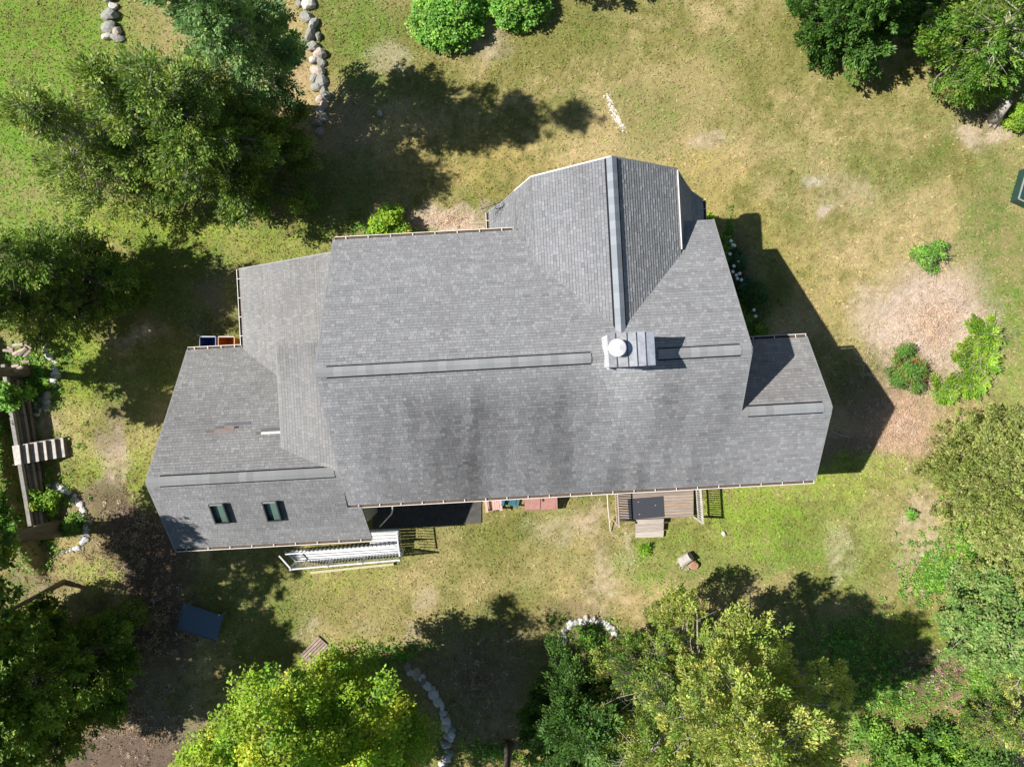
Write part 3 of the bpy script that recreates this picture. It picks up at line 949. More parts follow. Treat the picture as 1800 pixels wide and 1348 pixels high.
bw = empty('stone_wall', at(200, 30), 'short row of big pale boulders on the bright green lawn, cut by the top edge', 'stone wall')
for (x, y, a, b, c) in ((192, -6, 1.0, .8, .6), (201, 12, .55, .5, .4), (197, 29, 1.05, .75, .7), (194, 49, .95, .75, .6), (207, 58, .6, .6, .5), (190, 66, .6, .45, .45), (208, 68, .85, .5, .4)):
    place_rock(bw, 'stone', x, y, a, b, c, rz=random.uniform(-.4, .4))
bw = empty('stone_wall', at(550, 90), 'long row of big grey boulders running down between lawn and large trees', 'stone wall')
for (x, y, a, b, c) in ((538, -6, .9, .6, .5), (544, 10, .75, .8, .6), (527, 8, .4, .4, .4), (541, 33, .9, .55, .6), (553, 45, .45, .8, .6), (547, 62, .55, 1.0, .8), (560, 66, .4, .5, .5), (535, 71, .35, .3, .3),
                        (552, 84, .9, .6, .6), (563, 98, .75, .7, .7), (552, 106, .5, .5, .5), (566, 111, .6, .5, .5), (560, 126, .9, .6, .6), (553, 139, .55, .6, .5), (566, 144, .85, .7, .6),
                        (557, 155, .7, .6, .5), (569, 160, .5, .5, .4), (574, 170, .6, .5, .5), (563, 176, .5, .5, .4), (570, 186, .5, .45, .4), (562, 196, .6, .5, .4), (571, 206, .5, .5, .4), (560, 215, .6, .5, .4), (563, 232, .5, .6, .4)):
    place_rock(bw, 'stone', x, y, a, b, c, rz=random.uniform(-.5, .5))
stone_line('horseshoe ring of small pale stones beside the tan pine in the bottom right', [(983, 1142), (990, 1112), (1008, 1092), (1040, 1087), (1070, 1096), (1084, 1116), (1087, 1132)], .30, 42, 'stone edging', 'stone_edging', 3, True)
stone_line('curved line of grey stones between bright maple and shaded dirt', [(716, 1172), (740, 1195), (763, 1215), (772, 1240), (785, 1265), (791, 1295), (784, 1330), (776, 1352)], .40, 46, 'stone edging', 'stone_edging', 5, True)
stone_line('curve of small white stones round the bed at the leaning trunk', [(128, 872), (145, 890), (153, 915), (152, 940), (143, 962), (110, 970)], .25, 50, 'stone edging', 'stone_edging', 5, True)
stone_line('short row of pale stones near the upper end of the timber wall', [(85, 605), (92, 632), (100, 655), (98, 680)], .33, 16, 'stone edging', 'stone_edging', 4, True)
stone_line('low heap of stones half buried beside the timber wall', [(60, 712), (72, 702), (84, 690), (80, 716), (68, 730)], .36, 14, 'stone pile', 'stone_pile', 4)
stone_line('flat pale stones between the lime shrub and timber steps', [(88, 857), (100, 852), (112, 858), (120, 870)], .42, 8, 'stone pile', 'stone_pile', 4, True)
for (px, py, s, lab) in ((1272, 938, .34, 'small round grey stone on the grass right of the deck steps'),
                         (668, 200, .35, 'lone pale rock lying in the tree shadow right of the boulder row')):
    o = place_rock(None, 'rock', px, py, s, s * .9, s * .7); tag(o, lab, 'rock')

# ------------------------------------------------------------------ trees and shrubs
def lobes(th, t, ph, amp):
    return 1 + amp * (np.sin(3 * th + ph[0] + 4 * t) * .6 + np.sin(7 * th + ph[1] - 9 * t) * .4 + np.sin(13 * th + ph[2] + 17 * t) * .25)

def profile(shape, t):
    if shape == 'cone': return np.clip((1 - t) ** .85, .04, 1) * (.72 + .28 * smooth(0, .12, t))
    if shape == 'cedar': return np.clip(1 - t ** 1.9, .05, 1) * (.66 + .34 * smooth(0, .22, t))
    if shape == 'round': return np.sqrt(np.clip(1 - (2 * t - 1) ** 2, .02, 1))
    if shape == 'dome': return np.sqrt(np.clip(1 - t ** 2, .03, 1)) * (.75 + .25 * smooth(0, .2, t))
    if shape == 'umbrella': return np.clip(np.sqrt(np.clip(1 - ((t - .4) / .62) ** 2, .02, 1)), .1, 1)
    return 1 - t

def leaves(cen, rad, per, Ln, Wd, col, mode, rng, flat=.6, tone=.25, up=.35, axis=None, el=1.7):
    n = len(cen) * per
    ci = np.repeat(np.arange(len(cen)), per)
    g = rng.normal(size=(n, 3)); g /= np.linalg.norm(g, axis=1)[:, None] + 1e-6
    rr = rng.random(n) ** .5
    off = g * rr[:, None] * rad[ci][:, None]; off[:, 2] *= flat
    if axis is not None and mode == 'needle':
        ax = axis[ci]; al = (off * ax).sum(1)[:, None]
        off = off * .72 + ax * al * (el - .72)
        taper = 1 - .45 * np.clip(al / (rad[ci][:, None] + 1e-6), 0, 1)
        off = ax * (al * el) + (off - ax * (al * el)) * taper
    p = cen[ci] + off
    if mode == 'needle' and axis is not None:
        d = g * .75 + axis[ci] * .9 + np.array([0, 0, up * .6]) + rng.normal(size=(n, 3)) * .35
    elif mode == 'needle':
        d = g + np.array([0, 0, up]) + rng.normal(size=(n, 3)) * .35
    else:
        d = rng.normal(size=(n, 3)); d[:, 2] *= .45
    d /= np.linalg.norm(d, axis=1)[:, None] + 1e-6
    w = np.cross(d, rng.normal(size=(n, 3)) * .45 + np.array([0, 0, .9]) + g * .7)
    w /= np.linalg.norm(w, axis=1)[:, None] + 1e-6
    Lr = Ln * rng.uniform(.6, 1.35, n)[:, None]; Wr = Wd * rng.uniform(.6, 1.35, n)[:, None]
    V = np.stack([p, p + d * Lr * .5 + w * Wr * .5, p + d * Lr, p + d * Lr * .5 - w * Wr * .5], 1).reshape(-1, 3)
    c = 1.34 * col[ci] * rng.uniform(1 - tone, 1 + tone, n)[:, None] * (1 + rng.normal(size=(n, 3)) * .06)
    C = np.repeat(np.clip(c, .003, .9), 4, axis=0)
    return V, C

def plant(name, label, cat, px, py, Ht, lo, R, shape='cedar', clumps=200, per=70, cr=.5, leaf=(.13, .055), pal=((.05, .09, .02),), mode='needle',
          amp=.22, trunk=.16, bark=None, lean=(0, 0), twig=.5, seed=1, group=None, inner=.08, flat=.65, extra=(), tone=.28, sq=1.0, base=None, twigr=.022, bare=0, tipcol=None, rot=0, el=1.35, spread=.60, dens=1.35, bough=11, bsize=.25, broad=False):
    rng = np.random.default_rng(seed)
    p = at(px, py, 0) if base is None else Vector((base[0], base[1], 0))
    z0 = gzf(p.x, p.y)
    root = empty(name, (p.x, p.y, z0), label, cat, group)
    lobs = [(0, 0, lo, Ht, R, clumps)] + list(extra)
    allc = []; ts = []
    nmul, kd = 1.45, 1.0
    if Ht > 3 and not broad:
        nmul, cr, per, kd = 3.6, cr * .60, per * .42, 1.0
        leaf = (leaf[0] * 1.1, leaf[1] * 1.25)
    for (ox, oy, l0, h0, R0, nc) in lobs:
        ph = rng.uniform(0, 6.28, 3)
        nc = int(nc * nmul); t = rng.random(nc * 6); keep = rng.random(nc * 6) < profile(shape, t) ** 1.0; t = t[keep][:nc]
        th = rng.uniform(0, 2 * np.pi, len(t))
        rf = inner + (1 - inner) * rng.random(len(t)) ** .5
        r = R0 * profile(shape, t) * lobes(th, t, ph, amp) * rf
        r = np.maximum(r - cr * .55, .02)
        x = r * np.cos(th) * sq; y = r * np.sin(th)
        zz = l0 + t * (h0 - l0)
        if amp > .05 and len(x) > 20:
            M_ = max(5, int(len(x) / (bough * nmul / 1.45))); bi = rng.integers(0, M_, len(x))
            rb = R0 * bsize * rng.uniform(.65, 1.25, M_)
            g_ = rng.normal(size=(len(x), 3)); g_ /= np.linalg.norm(g_, axis=1)[:, None]
            g_ *= (rng.random(len(x)) ** .4)[:, None] * rb[bi][:, None]
            own = rng.random(len(x)) < .82
            x = np.where(own, x[bi] * .93 + g_[:, 0] * 1.1, x * .8); y = np.where(own, y[bi] * .93 + g_[:, 1] * 1.1, y * .8)
            zz = np.where(own, zz[bi] + g_[:, 2] * .75, zz); zz = np.maximum(zz, l0)
        if rot: x, y = x * math.cos(rot) - y * math.sin(rot), x * math.sin(rot) + y * math.cos(rot)
        z = zz
        c = np.stack([ox + x + lean[0] * z / Ht, oy + y + lean[1] * z / Ht, z], -1)
        allc.append(c); ts.append(t)
    cen = np.concatenate(allc)
    if spread and len(cen) > 20:
        order = rng.permutation(len(cen)); cen = cen[order]; keep = []
        md = cr * spread
        K = np.empty((0, 3))
        for c_ in cen:
            if len(K) == 0 or ((K - c_) ** 2).sum(1).min() > md * md:
                K = np.vstack([K, c_])
        cen = K
        per = int(min(per * dens, 260))
    pal = np.array(pal); k = rng.integers(0, len(pal), len(cen)); k2 = rng.integers(0, len(pal), len(cen)); mix = rng.random(len(cen))[:, None]
    col = pal[k] * mix + pal[k2] * (1 - mix)
    col = col * rng.uniform(.75, 1.25, len(cen))[:, None]
    rad = cr * rng.uniform(.6, 1.35, len(cen))
    ax = cen - np.stack([lean[0] * cen[:, 2] / Ht, lean[1] * cen[:, 2] / Ht, cen[:, 2]], -1)
    ax = ax / (np.linalg.norm(ax, axis=1)[:, None] + 1e-3) + np.array([0, 0, .35]) * rng.uniform(.2, 1.6, len(cen))[:, None] + rng.normal(size=(len(cen), 3)) * .25
    ax /= np.linalg.norm(ax, axis=1)[:, None]
    V, C = leaves(cen, rad, per, leaf[0], leaf[1], col, mode, rng, flat, tone, axis=ax, el=el)
    Fm = np.arange(len(V)).reshape(-1, 4)
    link('crown', fast_mesh('crown', V, Fm, C), M_LEAF, root)
    bark = bark or M_BARK
    if trunk:
        tm = MB()
        hh = Ht * .93
        pth = []; rr = []
        for i in range(8):
            s = i / 7; z = s * hh
            wob = .25 * trunk * 3
            pth.append((lean[0] * z / Ht + wob * math.sin(3 * s + seed), lean[1] * z / Ht + wob * math.cos(2.3 * s + seed * 2), z - .1)); rr.append(trunk * (1.35 if i == 0 else 1 - .88 * s))
        tm.tube(pth, rr, 10)
        link('trunk', tm.mesh('trunk', True), bark, root)
        if twig > 0:
            bm_ = MB()
            sel = [i for i in range(len(cen)) if rng.random() < twig]
            for i in sel:
                c = Vector(cen[i]); zt = max(lo * .6, min(hh * .95, c.z - rng.uniform(.1, .45) * math.hypot(c.x, c.y)))
                s = zt / hh
                st = Vector((lean[0] * zt / Ht, lean[1] * zt / Ht, zt))
                tip = st + (c - st) * (1 + bare * rng.random())
                mid = st.lerp(tip, .5) + Vector(rng.normal(size=3) * .12) + Vector((0, 0, -.1))
                q3 = st.lerp(tip, .8) + Vector(rng.normal(size=3) * .10)
                rr0 = max(twigr, trunk * .32 * (1 - s * .7))
                bm_.tube([st, mid, q3, tip], [rr0, rr0 * .6, twigr * .8, twigr * .35], 4, cap=False)
                if bare:
                    for _ in range(2):
                        e = q3 + Vector(rng.normal(size=3)) * .45
                        bm_.tube([mid.lerp(q3, rng.random()), e], [twigr * .6, twigr * .25], 3, cap=False)
            if bm_.v:
                link('branches', bm_.mesh('branches', fix=False), bark, root)
    return root

CED = ((.10, .17, .028), (.14, .215, .034), (.19, .25, .045), (.08, .14, .025))
CEDL = ((.20, .26, .05), (.24, .28, .06), (.15, .22, .04), (.22, .26, .09))
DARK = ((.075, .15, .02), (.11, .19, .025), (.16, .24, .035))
SPR = ((.13, .225, .085), (.16, .26, .09), (.11, .20, .065), (.19, .28, .09))
MAP = ((.19, .30, .02), (.26, .34, .022), (.14, .26, .02), (.36, .38, .03), (.16, .29, .02))
LACY = ((.30, .335, .075), (.37, .37, .10), (.24, .30, .06), (.16, .25, .04))
DKG = ((.045, .105, .02), (.06, .13, .025), (.085, .16, .03))
OLV = ((.22, .27, .065), (.27, .30, .085), (.18, .23, .05), (.30, .31, .11))
LIM = ((.19, .32, .03), (.26, .36, .04), (.14, .27, .025))
FRS = ((.13, .29, .04), (.17, .34, .045), (.11, .24, .035), (.22, .36, .06))
SHR = ((.08, .18, .026), (.11, .215, .034), (.14, .24, .036))
FER = ((.14, .235, .055), (.18, .26, .07), (.11, .20, .045), (.22, .28, .085))

# upper left: big ragged trees
plant('cedar_tree', 'biggest dark ragged evergreen of the upper left, right beside the long boulder row', 'tree', 455, 306, 11.2, 1.4, 3.4, 'cedar', 330, 90, .55, (.145, .058), CED, seed=3, trunk=.22, twig=.35, lean=(-.3, .2), bare=.15, bark=M_GREYBARK)
plant('cedar_tree', 'olive ragged evergreen with grey twigs left of the darkest upper left tree', 'tree', 372, 285, 10.6, 1.2, 3.0, 'cedar', 260, 85, .5, (.145, .058), CEDL[:3] + CED, seed=4, trunk=.18, twig=.35, bare=.12, bark=M_GREYBARK)
plant('cedar_tree', 'twiggy olive evergreen on the bright lawn at the far upper left', 'tree', 258, 306, 9.4, 1.0, 3.4, 'cedar', 280, 80, .5, (.145, .058), CEDL + CED[:2], seed=5, trunk=.18, twig=.45, bare=.15, bark=M_GREYBARK)
plant('cedar_tree', 'small dense evergreen at the top of the upper left tree clump', 'tree', 352, 246, 8.0, .8, 2.7, 'cedar', 220, 80, .5, (.145, .058), CED + CEDL[:2], seed=6, trunk=.16, twig=.4, bare=.2, bark=M_GREYBARK)
plant('cedar_tree', 'low evergreen in the shade below the biggest upper left tree', 'tree', 470, 330, 6.4, .8, 2.5, 'cedar', 150, 80, .5, (.145, .058), CED, seed=61, trunk=.15, twig=.3)
plant('spruce_tree', 'tall blue green spruce leaning out past the top edge near the boulders', 'tree', 512, 190, 18.8, 2.8, 2.5, 'cedar', 330, 95, .48, (.15, .06), SPR, seed=7, trunk=.17, twig=.4, flat=.5, amp=.3, lean=(.3, 0), bark=M_GREYBARK)
plant('cedar_tree', 'low shaded evergreen nearest the lower end of the boulder row', 'tree', 506, 268, 6.2, .6, 2.0, 'cedar', 150, 80, .5, (.145, .058), CED, seed=62, trunk=.15, twig=.2)
# left
plant('cedar_tree', 'dark evergreen just below the twiggy clump at the left edge', 'tree', 196, 490, 8.8, .6, 3.0, 'cedar', 240, 85, .5, (.145, .058), CED + DARK, seed=8, trunk=.2, twig=.3, bare=.2)
plant('cedar_tree', 'evergreen with pale tips beside the top of the timber wall', 'tree', 160, 552, 8.6, .6, 2.6, 'cedar', 240, 85, .5, (.145, .058), CED + CEDL[:2], seed=9, trunk=.2, twig=.35, bare=.2)
plant('leaning_tree', 'tree whose bare grey trunk crosses the upper timber wall at the left edge', 'tree', 52, 655, 10.2, 4.9, 2.7, 'round', 160, 70, .5, (.16, .11), SHR + CED, 'leaf', seed=10, trunk=.28, twig=.3, lean=(-.6, 0))
plant('leaning_tree', 'tree whose thick brown trunk rises from the stone ringed bed', 'tree', 108, 932, 14.2, 4.8, 3.7, 'round', 300, 75, .55, (.17, .11), DARK + CED, 'leaf', seed=12, trunk=.38, twig=.35, lean=(-.9, .2))
plant('leaning_tree', 'slender bare trunk leaning over the needle litter at lower left', 'tree', 112, 1024, 12.5, 5.6, 2.9, 'cedar', 200, 70, .45, (.17, .08), DARK, seed=13, trunk=.12, twig=.3, lean=(-2.4, -1.6))
# lower left
plant('cedar_tree', 'broad dark cedar filling the lower left, nearest the blue table', 'tree', 192, 1122, 11.6, .6, 3.3, 'cedar', 330, 100, .50, (.15, .075), DARK + DARK[1:] + CED[:1], seed=14, trunk=.22, twig=.2, amp=.28)
plant('cedar_tree', 'lighter tipped cedar in the bottom left corner above the tarp', 'tree', 150, 1205, 8.4, .5, 3.0, 'cedar', 280, 100, .5, (.15, .07), CED + CEDL[:2], seed=15, trunk=.2, twig=.25, amp=.28)
plant('cedar_tree', 'small cedar at the left edge below the slender leaning trunk', 'tree', 98, 1095, 6.5, .5, 2.3, 'cedar', 150, 80, .48, (.18, .08), CED, seed=16, trunk=.16, twig=.25)
# maple
plant('maple_tree', 'bright yellow green maple at the bottom, left of the curved stone line', 'tree', 636, 1176, 14.6, 2.6, 4.2, 'round', 480, 120, .60, (.135, .10), MAP, 'leaf', seed=17, trunk=.25, twig=.3, amp=.2, lean=(-.2, -.5),
      extra=((-5.2, -2.8, 1.5, 6.4, 2.6, 150), (2.0, -1.9, 1.2, 5.2, 2.2, 130), (-2.6, -1.6, 2.5, 8.8, 3.1, 230), (.8, -1.8, 1.8, 7.5, 3.3, 190), (-4.0, -2.2, 2.0, 7.0, 2.7, 150)), tone=.3, broad=True)
# bottom right
plant('pine_tree', 'largest tan tipped lacy pine with bare grey limbs at the bottom right', 'tree', 1190, 1120, 14.2, 2.6, 3.9, 'dome', 380, 105, .46, (.13, .052), LACY, seed=18, el=1.3, flat=.8, trunk=.2, twig=.22, bare=.05, amp=.34, bark=M_DEADWOOD, twigr=.016, extra=((2.5, -.5, 2.5, 11, 3.2, 190), (-1.6, -2.6, 2.0, 8.5, 2.8, 110)))
plant('pine_tree', 'tan tipped pine rising past the bottom edge right of the dark cedar', 'tree', 1105, 1200, 10.5, 2.5, 3.4, 'dome', 220, 105, .46, (.13, .052), LACY + DKG[:1], seed=19, trunk=.16, twig=.2, bare=.05, amp=.34, bark=M_DEADWOOD, twigr=.02, el=1.3)
plant('cedar_tree', 'deep green feathery cedar left of the tan pines at the bottom', 'tree', 1010, 1200, 7.6, .8, 2.9, 'dome', 240, 95, .5, (.145, .058), DKG, seed=20, trunk=.2, twig=.2, amp=.3, extra=((-.9, -1.6, .6, 5.4, 2.3, 120),))
plant('pine_tree', 'small light tipped pine between the stone ring and the lacy pine', 'tree', 1112, 1118, 9.0, 1.6, 2.2, 'cedar', 150, 80, .42, (.13, .042), LACY[2:] + DKG[1:], seed=21, trunk=.14, twig=.5, bare=.3)
plant('leaning_tree', 'tree with a brown trunk crossing the bottom edge by the sunny gap', 'tree', 894, 1312, 9.0, 5.6, 1.8, 'round', 60, 60, .5, (.16, .11), SHR, 'leaf', seed=22, trunk=.2, twig=.3, lean=(.2, -.4))
# right
plant('pine_tree', 'sprawling olive pine with silvery twigs at the right edge', 'tree', 1722, 838, 5.2, .4, 4.3, 'dome', 520, 100, .45, (.12, .05), OLV, seed=23, trunk=.12, twig=.10, bare=.08, bark=M_DEADWOOD, twigr=.016, el=1.2, sq=.86, amp=.16, extra=((1.6, -3.2, .3, 4.6, 3.0, 160),))
plant('fern_leaf_tree', 'pale green feathery leaved tree at the right edge below the olive pine', 'tree', 1700, 1075, 4.2, .3, 2.7, 'dome', 220, 80, .42, (.15, .07), FER, 'leaf', seed=24, trunk=.1, twig=.3, amp=.3, bark=M_DEADWOOD)
plant('pine_tree', 'tan tipped low pine at the right edge beside the feathery tree', 'tree', 1762, 1130, 4.6, .4, 2.2, 'cone', 130, 80, .4, (.16, .05), LACY + FER[:1], seed=25, trunk=.1, twig=.5, bare=.3, bark=M_DEADWOOD)
plant('pine_tree', 'young yellow tipped pine in the bottom right corner', 'tree', 1712, 1235, 5.4, .5, 2.2, 'cone', 120, 75, .42, (.13, .042), LACY[:2] + SHR, seed=26, trunk=.1, twig=.5, bare=.3)
plant('leafy_shrub', 'bright green leafy thicket along the bottom right edge', 'shrub', 1575, 1322, 2.4, .1, 2.3, 'dome', 200, 75, .42, (.15, .09), SHR + LIM[:1], 'leaf', seed=27, trunk=.05, twig=.2, sq=1.5, amp=.25)
plant('leafy_shrub', 'dark thicket filling the bottom right corner below the young pine', 'shrub', 1690, 1325, 2.2, .1, 2.4, 'dome', 170, 75, .42, (.15, .08), SHR + DKG, 'leaf', seed=28, trunk=.05, twig=.2, sq=1.3)
plant('spruce_tree', 'dense rounded dark green conifer cut by the top edge at the right', 'tree', 1470, 52, 6.6, .2, 3.0, 'dome', 330, 95, .45, (.17, .07), DKG + SHR[:1], seed=29, trunk=.2, twig=.15, amp=.15, extra=((2.2, .9, .2, 6.0, 2.6, 170),))
plant('cedar_tree', 'lime green feathery cedar in the top right corner', 'tree', 1668, 118, 7.6, .3, 3.3, 'dome', 320, 105, .52, (.145, .058), LIM[2:] + SHR + CEDL[:1], seed=30, trunk=.2, twig=.25, bare=.2, amp=.3, bark=M_DEADWOOD, extra=((2.8, .9, 1.2, 7.8, 2.6, 150),))
plant('leafy_shrub', 'small lime shrub by the exposed roots at the right edge', 'shrub', 1788, 212, 1.1, .05, .95, 'dome', 60, 70, .28, (.13, .06), LIM, 'leaf', seed=31, trunk=.03, twig=.2)
plant('spruce_tree', 'blue green spruce sprig at the right edge above the lime shrub', 'tree', 1790, 192, 3.4, .8, 1.3, 'cone', 60, 80, .35, (.14, .05), SPR, seed=32, trunk=.07, twig=.3)
plant('round_shrub', 'larger bright green round shrub at the top edge', 'shrub', 787, 34, 1.9, .05, 2.1, 'dome', 260, 85, .36, (.15, .11), FRS, 'leaf', seed=33, trunk=.06, twig=.1, amp=.05)
plant('round_shrub', 'smaller bright green round shrub at the top edge', 'shrub', 908, 10, 1.8, .05, 1.75, 'dome', 200, 85, .34, (.15, .11), FRS, 'leaf', seed=34, trunk=.06, twig=.1, amp=.05)
plant('cedar_tree', 'tree beyond the top edge that throws a short shadow on the lawn', 'tree', 962, -30, 5.4, 2.2, 1.9, 'round', 90, 75, .45, (.17, .09), SHR, seed=35, trunk=.12, twig=.2)
# small shrubs
plant('leafy_shrub', 'yellow green shrub against the upper eave of the main roof', 'shrub', 690, 400, 1.7, .05, 1.15, 'dome', 110, 75, .3, (.14, .10), MAP, 'leaf', seed=36, trunk=.04, twig=.2, amp=.3)
plant('leafy_shrub', 'small bright shrub at the upper end of the straw patch', 'shrub', 1630, 450, .9, .03, .95, 'dome', 70, 65, .22, (.11, .06), FRS, 'leaf', seed=37, trunk=.03, twig=.6, amp=.4, bare=.5)
plant('leafy_shrub', 'round green shrub with reddish flecks on the straw patch', 'shrub', 1586, 650, 1.2, .03, 1.25, 'dome', 120, 70, .25, (.12, .055), SHR + SHR[:2] + ((.26, .10, .04),), 'leaf', seed=38, trunk=.03, twig=.4, amp=.3, bare=.2)
for i, (px, py, R, lab) in enumerate(((1726, 590, .95, 'topmost lime green juniper of the strip along the straw patch'), (1712, 630, 1.15, 'second juniper from the top of the lime strip'),
                                 (1700, 670, 1.1, 'third juniper of the lime strip, above the olive pine'), (1655, 690, .85, 'lowest leftmost juniper of the lime strip'))):
    plant('juniper_shrub', lab, 'shrub', px, py, .7, .02, R, 'dome', 85, 80, .26, (.15, .05), LIM, seed=50 + i, trunk=.03, twig=.5, bare=.9, bark=M_DEADWOOD, amp=.3, group='low lime junipers beside the straw patch')
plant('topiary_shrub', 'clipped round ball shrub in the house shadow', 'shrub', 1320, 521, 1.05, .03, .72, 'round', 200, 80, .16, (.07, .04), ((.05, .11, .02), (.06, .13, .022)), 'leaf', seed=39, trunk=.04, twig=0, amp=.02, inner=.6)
plant('leafy_shrub', 'leafy lime shrub beside the lower timber wall', 'shrub', 85, 882, 1.2, .03, .95, 'dome', 90, 70, .26, (.13, .09), LIM, 'leaf', seed=40, trunk=.04, twig=.3, amp=.25)
plant('leafy_shrub', 'straggly shrub growing over the upper timber wall', 'shrub', 42, 695, 1.9, .05, .95, 'dome', 80, 60, .28, (.14, .10), FRS, 'leaf', seed=41, trunk=.04, twig=.4, amp=.35)
plant('leafy_shrub', 'dark ivy like shrub inside the white stone curve', 'shrub', 132, 920, .6, .02, .75, 'dome', 70, 60, .25, (.11, .08), DARK, 'leaf', seed=42, trunk=.03, twig=.2)
plant('leafy_shrub', 'green thicket at the left edge beside the timber steps', 'shrub', 8, 890, 1.0, .05, 1.3, 'dome', 110, 65, .3, (.13, .09), FRS + SHR, 'leaf', seed=43, trunk=.03, twig=.2, sq=.7)
plant('leafy_shrub', 'pale weedy thicket on the terrace above the timber steps', 'shrub', 4, 735, .9, .05, 1.0, 'dome', 90, 65, .28, (.13, .09), FRS, 'leaf', seed=44, trunk=.03, twig=.2, sq=.6)
plant('leafy_shrub', 'small bright shrub at the corner of the curved side roof', 'shrub', 1243, 385, .6, .02, .4, 'dome', 30, 50, .18, (.10, .07), MAP, 'leaf', seed=45, trunk=.02, twig=.3)
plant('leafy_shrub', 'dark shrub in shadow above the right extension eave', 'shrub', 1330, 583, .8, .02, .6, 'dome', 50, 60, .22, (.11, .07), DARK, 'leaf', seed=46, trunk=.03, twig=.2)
plant('leafy_plant', 'spiky yellow green weed in the grass below the deck steps', 'plant', 1133, 962, .35, .02, .30, 'dome', 16, 35, .13, (.20, .045), LIM, seed=47, trunk=0)
plant('leafy_plant', 'dark leafy weed just right of the main roof lower corner', 'plant', 1592, 900, .45, .02, .45, 'dome', 20, 35, .15, (.14, .07), FRS, 'leaf', seed=48, trunk=0)
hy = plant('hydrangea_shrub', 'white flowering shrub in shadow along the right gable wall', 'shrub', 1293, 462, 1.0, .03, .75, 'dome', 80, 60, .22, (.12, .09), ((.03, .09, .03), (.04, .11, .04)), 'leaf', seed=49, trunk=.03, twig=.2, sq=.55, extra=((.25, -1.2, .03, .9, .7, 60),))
for (px, py) in ((1285, 424), (1288, 431), (1291, 432), (1283, 447), (1298, 460), (1290, 468), (1288, 478), (1300, 481), (1296, 490), (1303, 492), (1294, 484), (1328, 556), (1325, 545)):
    c = at(px, py, .95); mb = MB(); mb.lathe(c, [(.02, -.05), (.075, -.02), (.085, .02), (.05, .06), (.01, .075)], 8)
    mb.build('flower_head', M_FLOWER, hy, smooth=True)

# low weeds in the beds and woodland edge
def weeds(name, label, regions, pal, n, L=.12, seed=9, wr=.55, per=9):
    rng = np.random.default_rng(seed); cs = []
    for (px, py, rx, ry, w) in regions:
        m = int(n * w)
        a = rng.uniform(0, 6.28, m); r = np.abs(rng.normal(size=m)) * .62 * (1 + .3 * np.sin(3 * a + px))
        X = (px - CX + rx * r * np.cos(a)) * CAMH / FPX; Y = -(py - CY + ry * r * np.sin(a)) * CAMH / FPX
        keep = ~in_house(X, Y)
        X, Y = X[keep], Y[keep]
        cs.append(np.stack([X, Y, gz(X, Y) + rng.uniform(.02, .16, len(X))], -1))
    cen = np.concatenate(cs); pal = np.array(pal)
    col = pal[rng.integers(0, len(pal), len(cen))] * rng.uniform(.7, 1.3, len(cen))[:, None]
    V, C = leaves(cen, np.full(len(cen), .16), per, L, L * wr, col, 'leaf', rng, flat=.25)
    tag(link(name, fast_mesh(name, V, np.arange(len(V)).reshape(-1, 4), C), M_LEAF), label, 'ground cover', kind='stuff')
weeds('ground_cover', 'low weeds and seedlings in the beds and along the woodland edge',
      [(60, 900, 60, 120, .12), (20, 760, 30, 90, .08), (60, 660, 60, 60, .08),  (1640, 1010, 60, 60, .12), (1700, 960, 60, 120, .1), (1560, 1210, 130, 80, .12),
       (1480, 1130, 120, 70, .06), (1720, 1200, 70, 120, .1), (1280, 440, 12, 60, .03), (1310, 560, 25, 25, .02), (870, 1320, 90, 20, .03), (1040, 1120, 40, 26, .05), (700, 1150, 60, 30, .03), (660, 400, 60, 12, .02)],
      SHR + FRS + LIM[:1], 5200)
weeds('fallen_leaves', 'dry brown leaf litter on the shaded bare soil at lower left', [(240, 950, 100, 100, .25), (270, 1090, 90, 120, .25), (230, 1260, 150, 90, .25), (840, 1200, 110, 110, .15), (1650, 1180, 90, 60, .1)],
      ((.24, .16, .10), (.33, .24, .16), (.15, .10, .07), (.42, .34, .26)), 1900, .09, 10)
weeds('straw_mulch', 'dry straw and cut stems on the bare bed at the right', [(1640, 570, 105, 95, .45), (1600, 640, 90, 50, .15), (1580, 750, 90, 80, .3), (790, 385, 75, 22, .1)],
      ((.50, .39, .31), (.56, .46, .38), (.42, .32, .25), (.45, .33, .24)), 2200, .13, 12, .14, 8)

# ------------------------------------------------------------------ timber retaining wall and steps
def timber_wall():
    p = at(40, 800)
    e = empty('retaining_wall', (p.x, p.y, 0), 'weathered timber retaining wall running down beside the steps at the left edge', 'wall')
    rows = [((4, 640), (14, 700), (52, 925), 1.25, .20, (.28, .26, .235)), ((13, 672), (26, 730), (62, 928), 1.0, .17, (.15, .12, .10)),
            ((25, 668), (38, 730), (70, 930), .72, .22, (.26, .23, .20)), ((41, 676), (50, 730), (78, 925), .40, .18, (.20, .16, .13))]
    for (a, b, c, z, w, col) in rows:
        pa_, pb_, pc_ = at(*a, z), at(*b, z), at(*c, z)
        for q0, q1 in ((pa_, pb_), (pb_, pb_.lerp(pc_, .5)), (pb_.lerp(pc_, .5), pc_)):
            t = random.uniform(.85, 1.15)
            d = (q1 - q0).normalized() * .01
            MB().beam(q0 + d - Vector((0, 0, .11)), q1 - d - Vector((0, 0, .11)), w, .2, col=tuple(x * t for x in col)).build('timber', M_TIMBER, e, bevel=.012)
        MB().beam(pa_ - Vector((0, 0, z / 2 + .2)), pc_ - Vector((0, 0, z / 2 + .2)), w * .7, z - .1, col=(.12, .10, .08)).build('timber', M_TIMBER, e)
timber_wall()
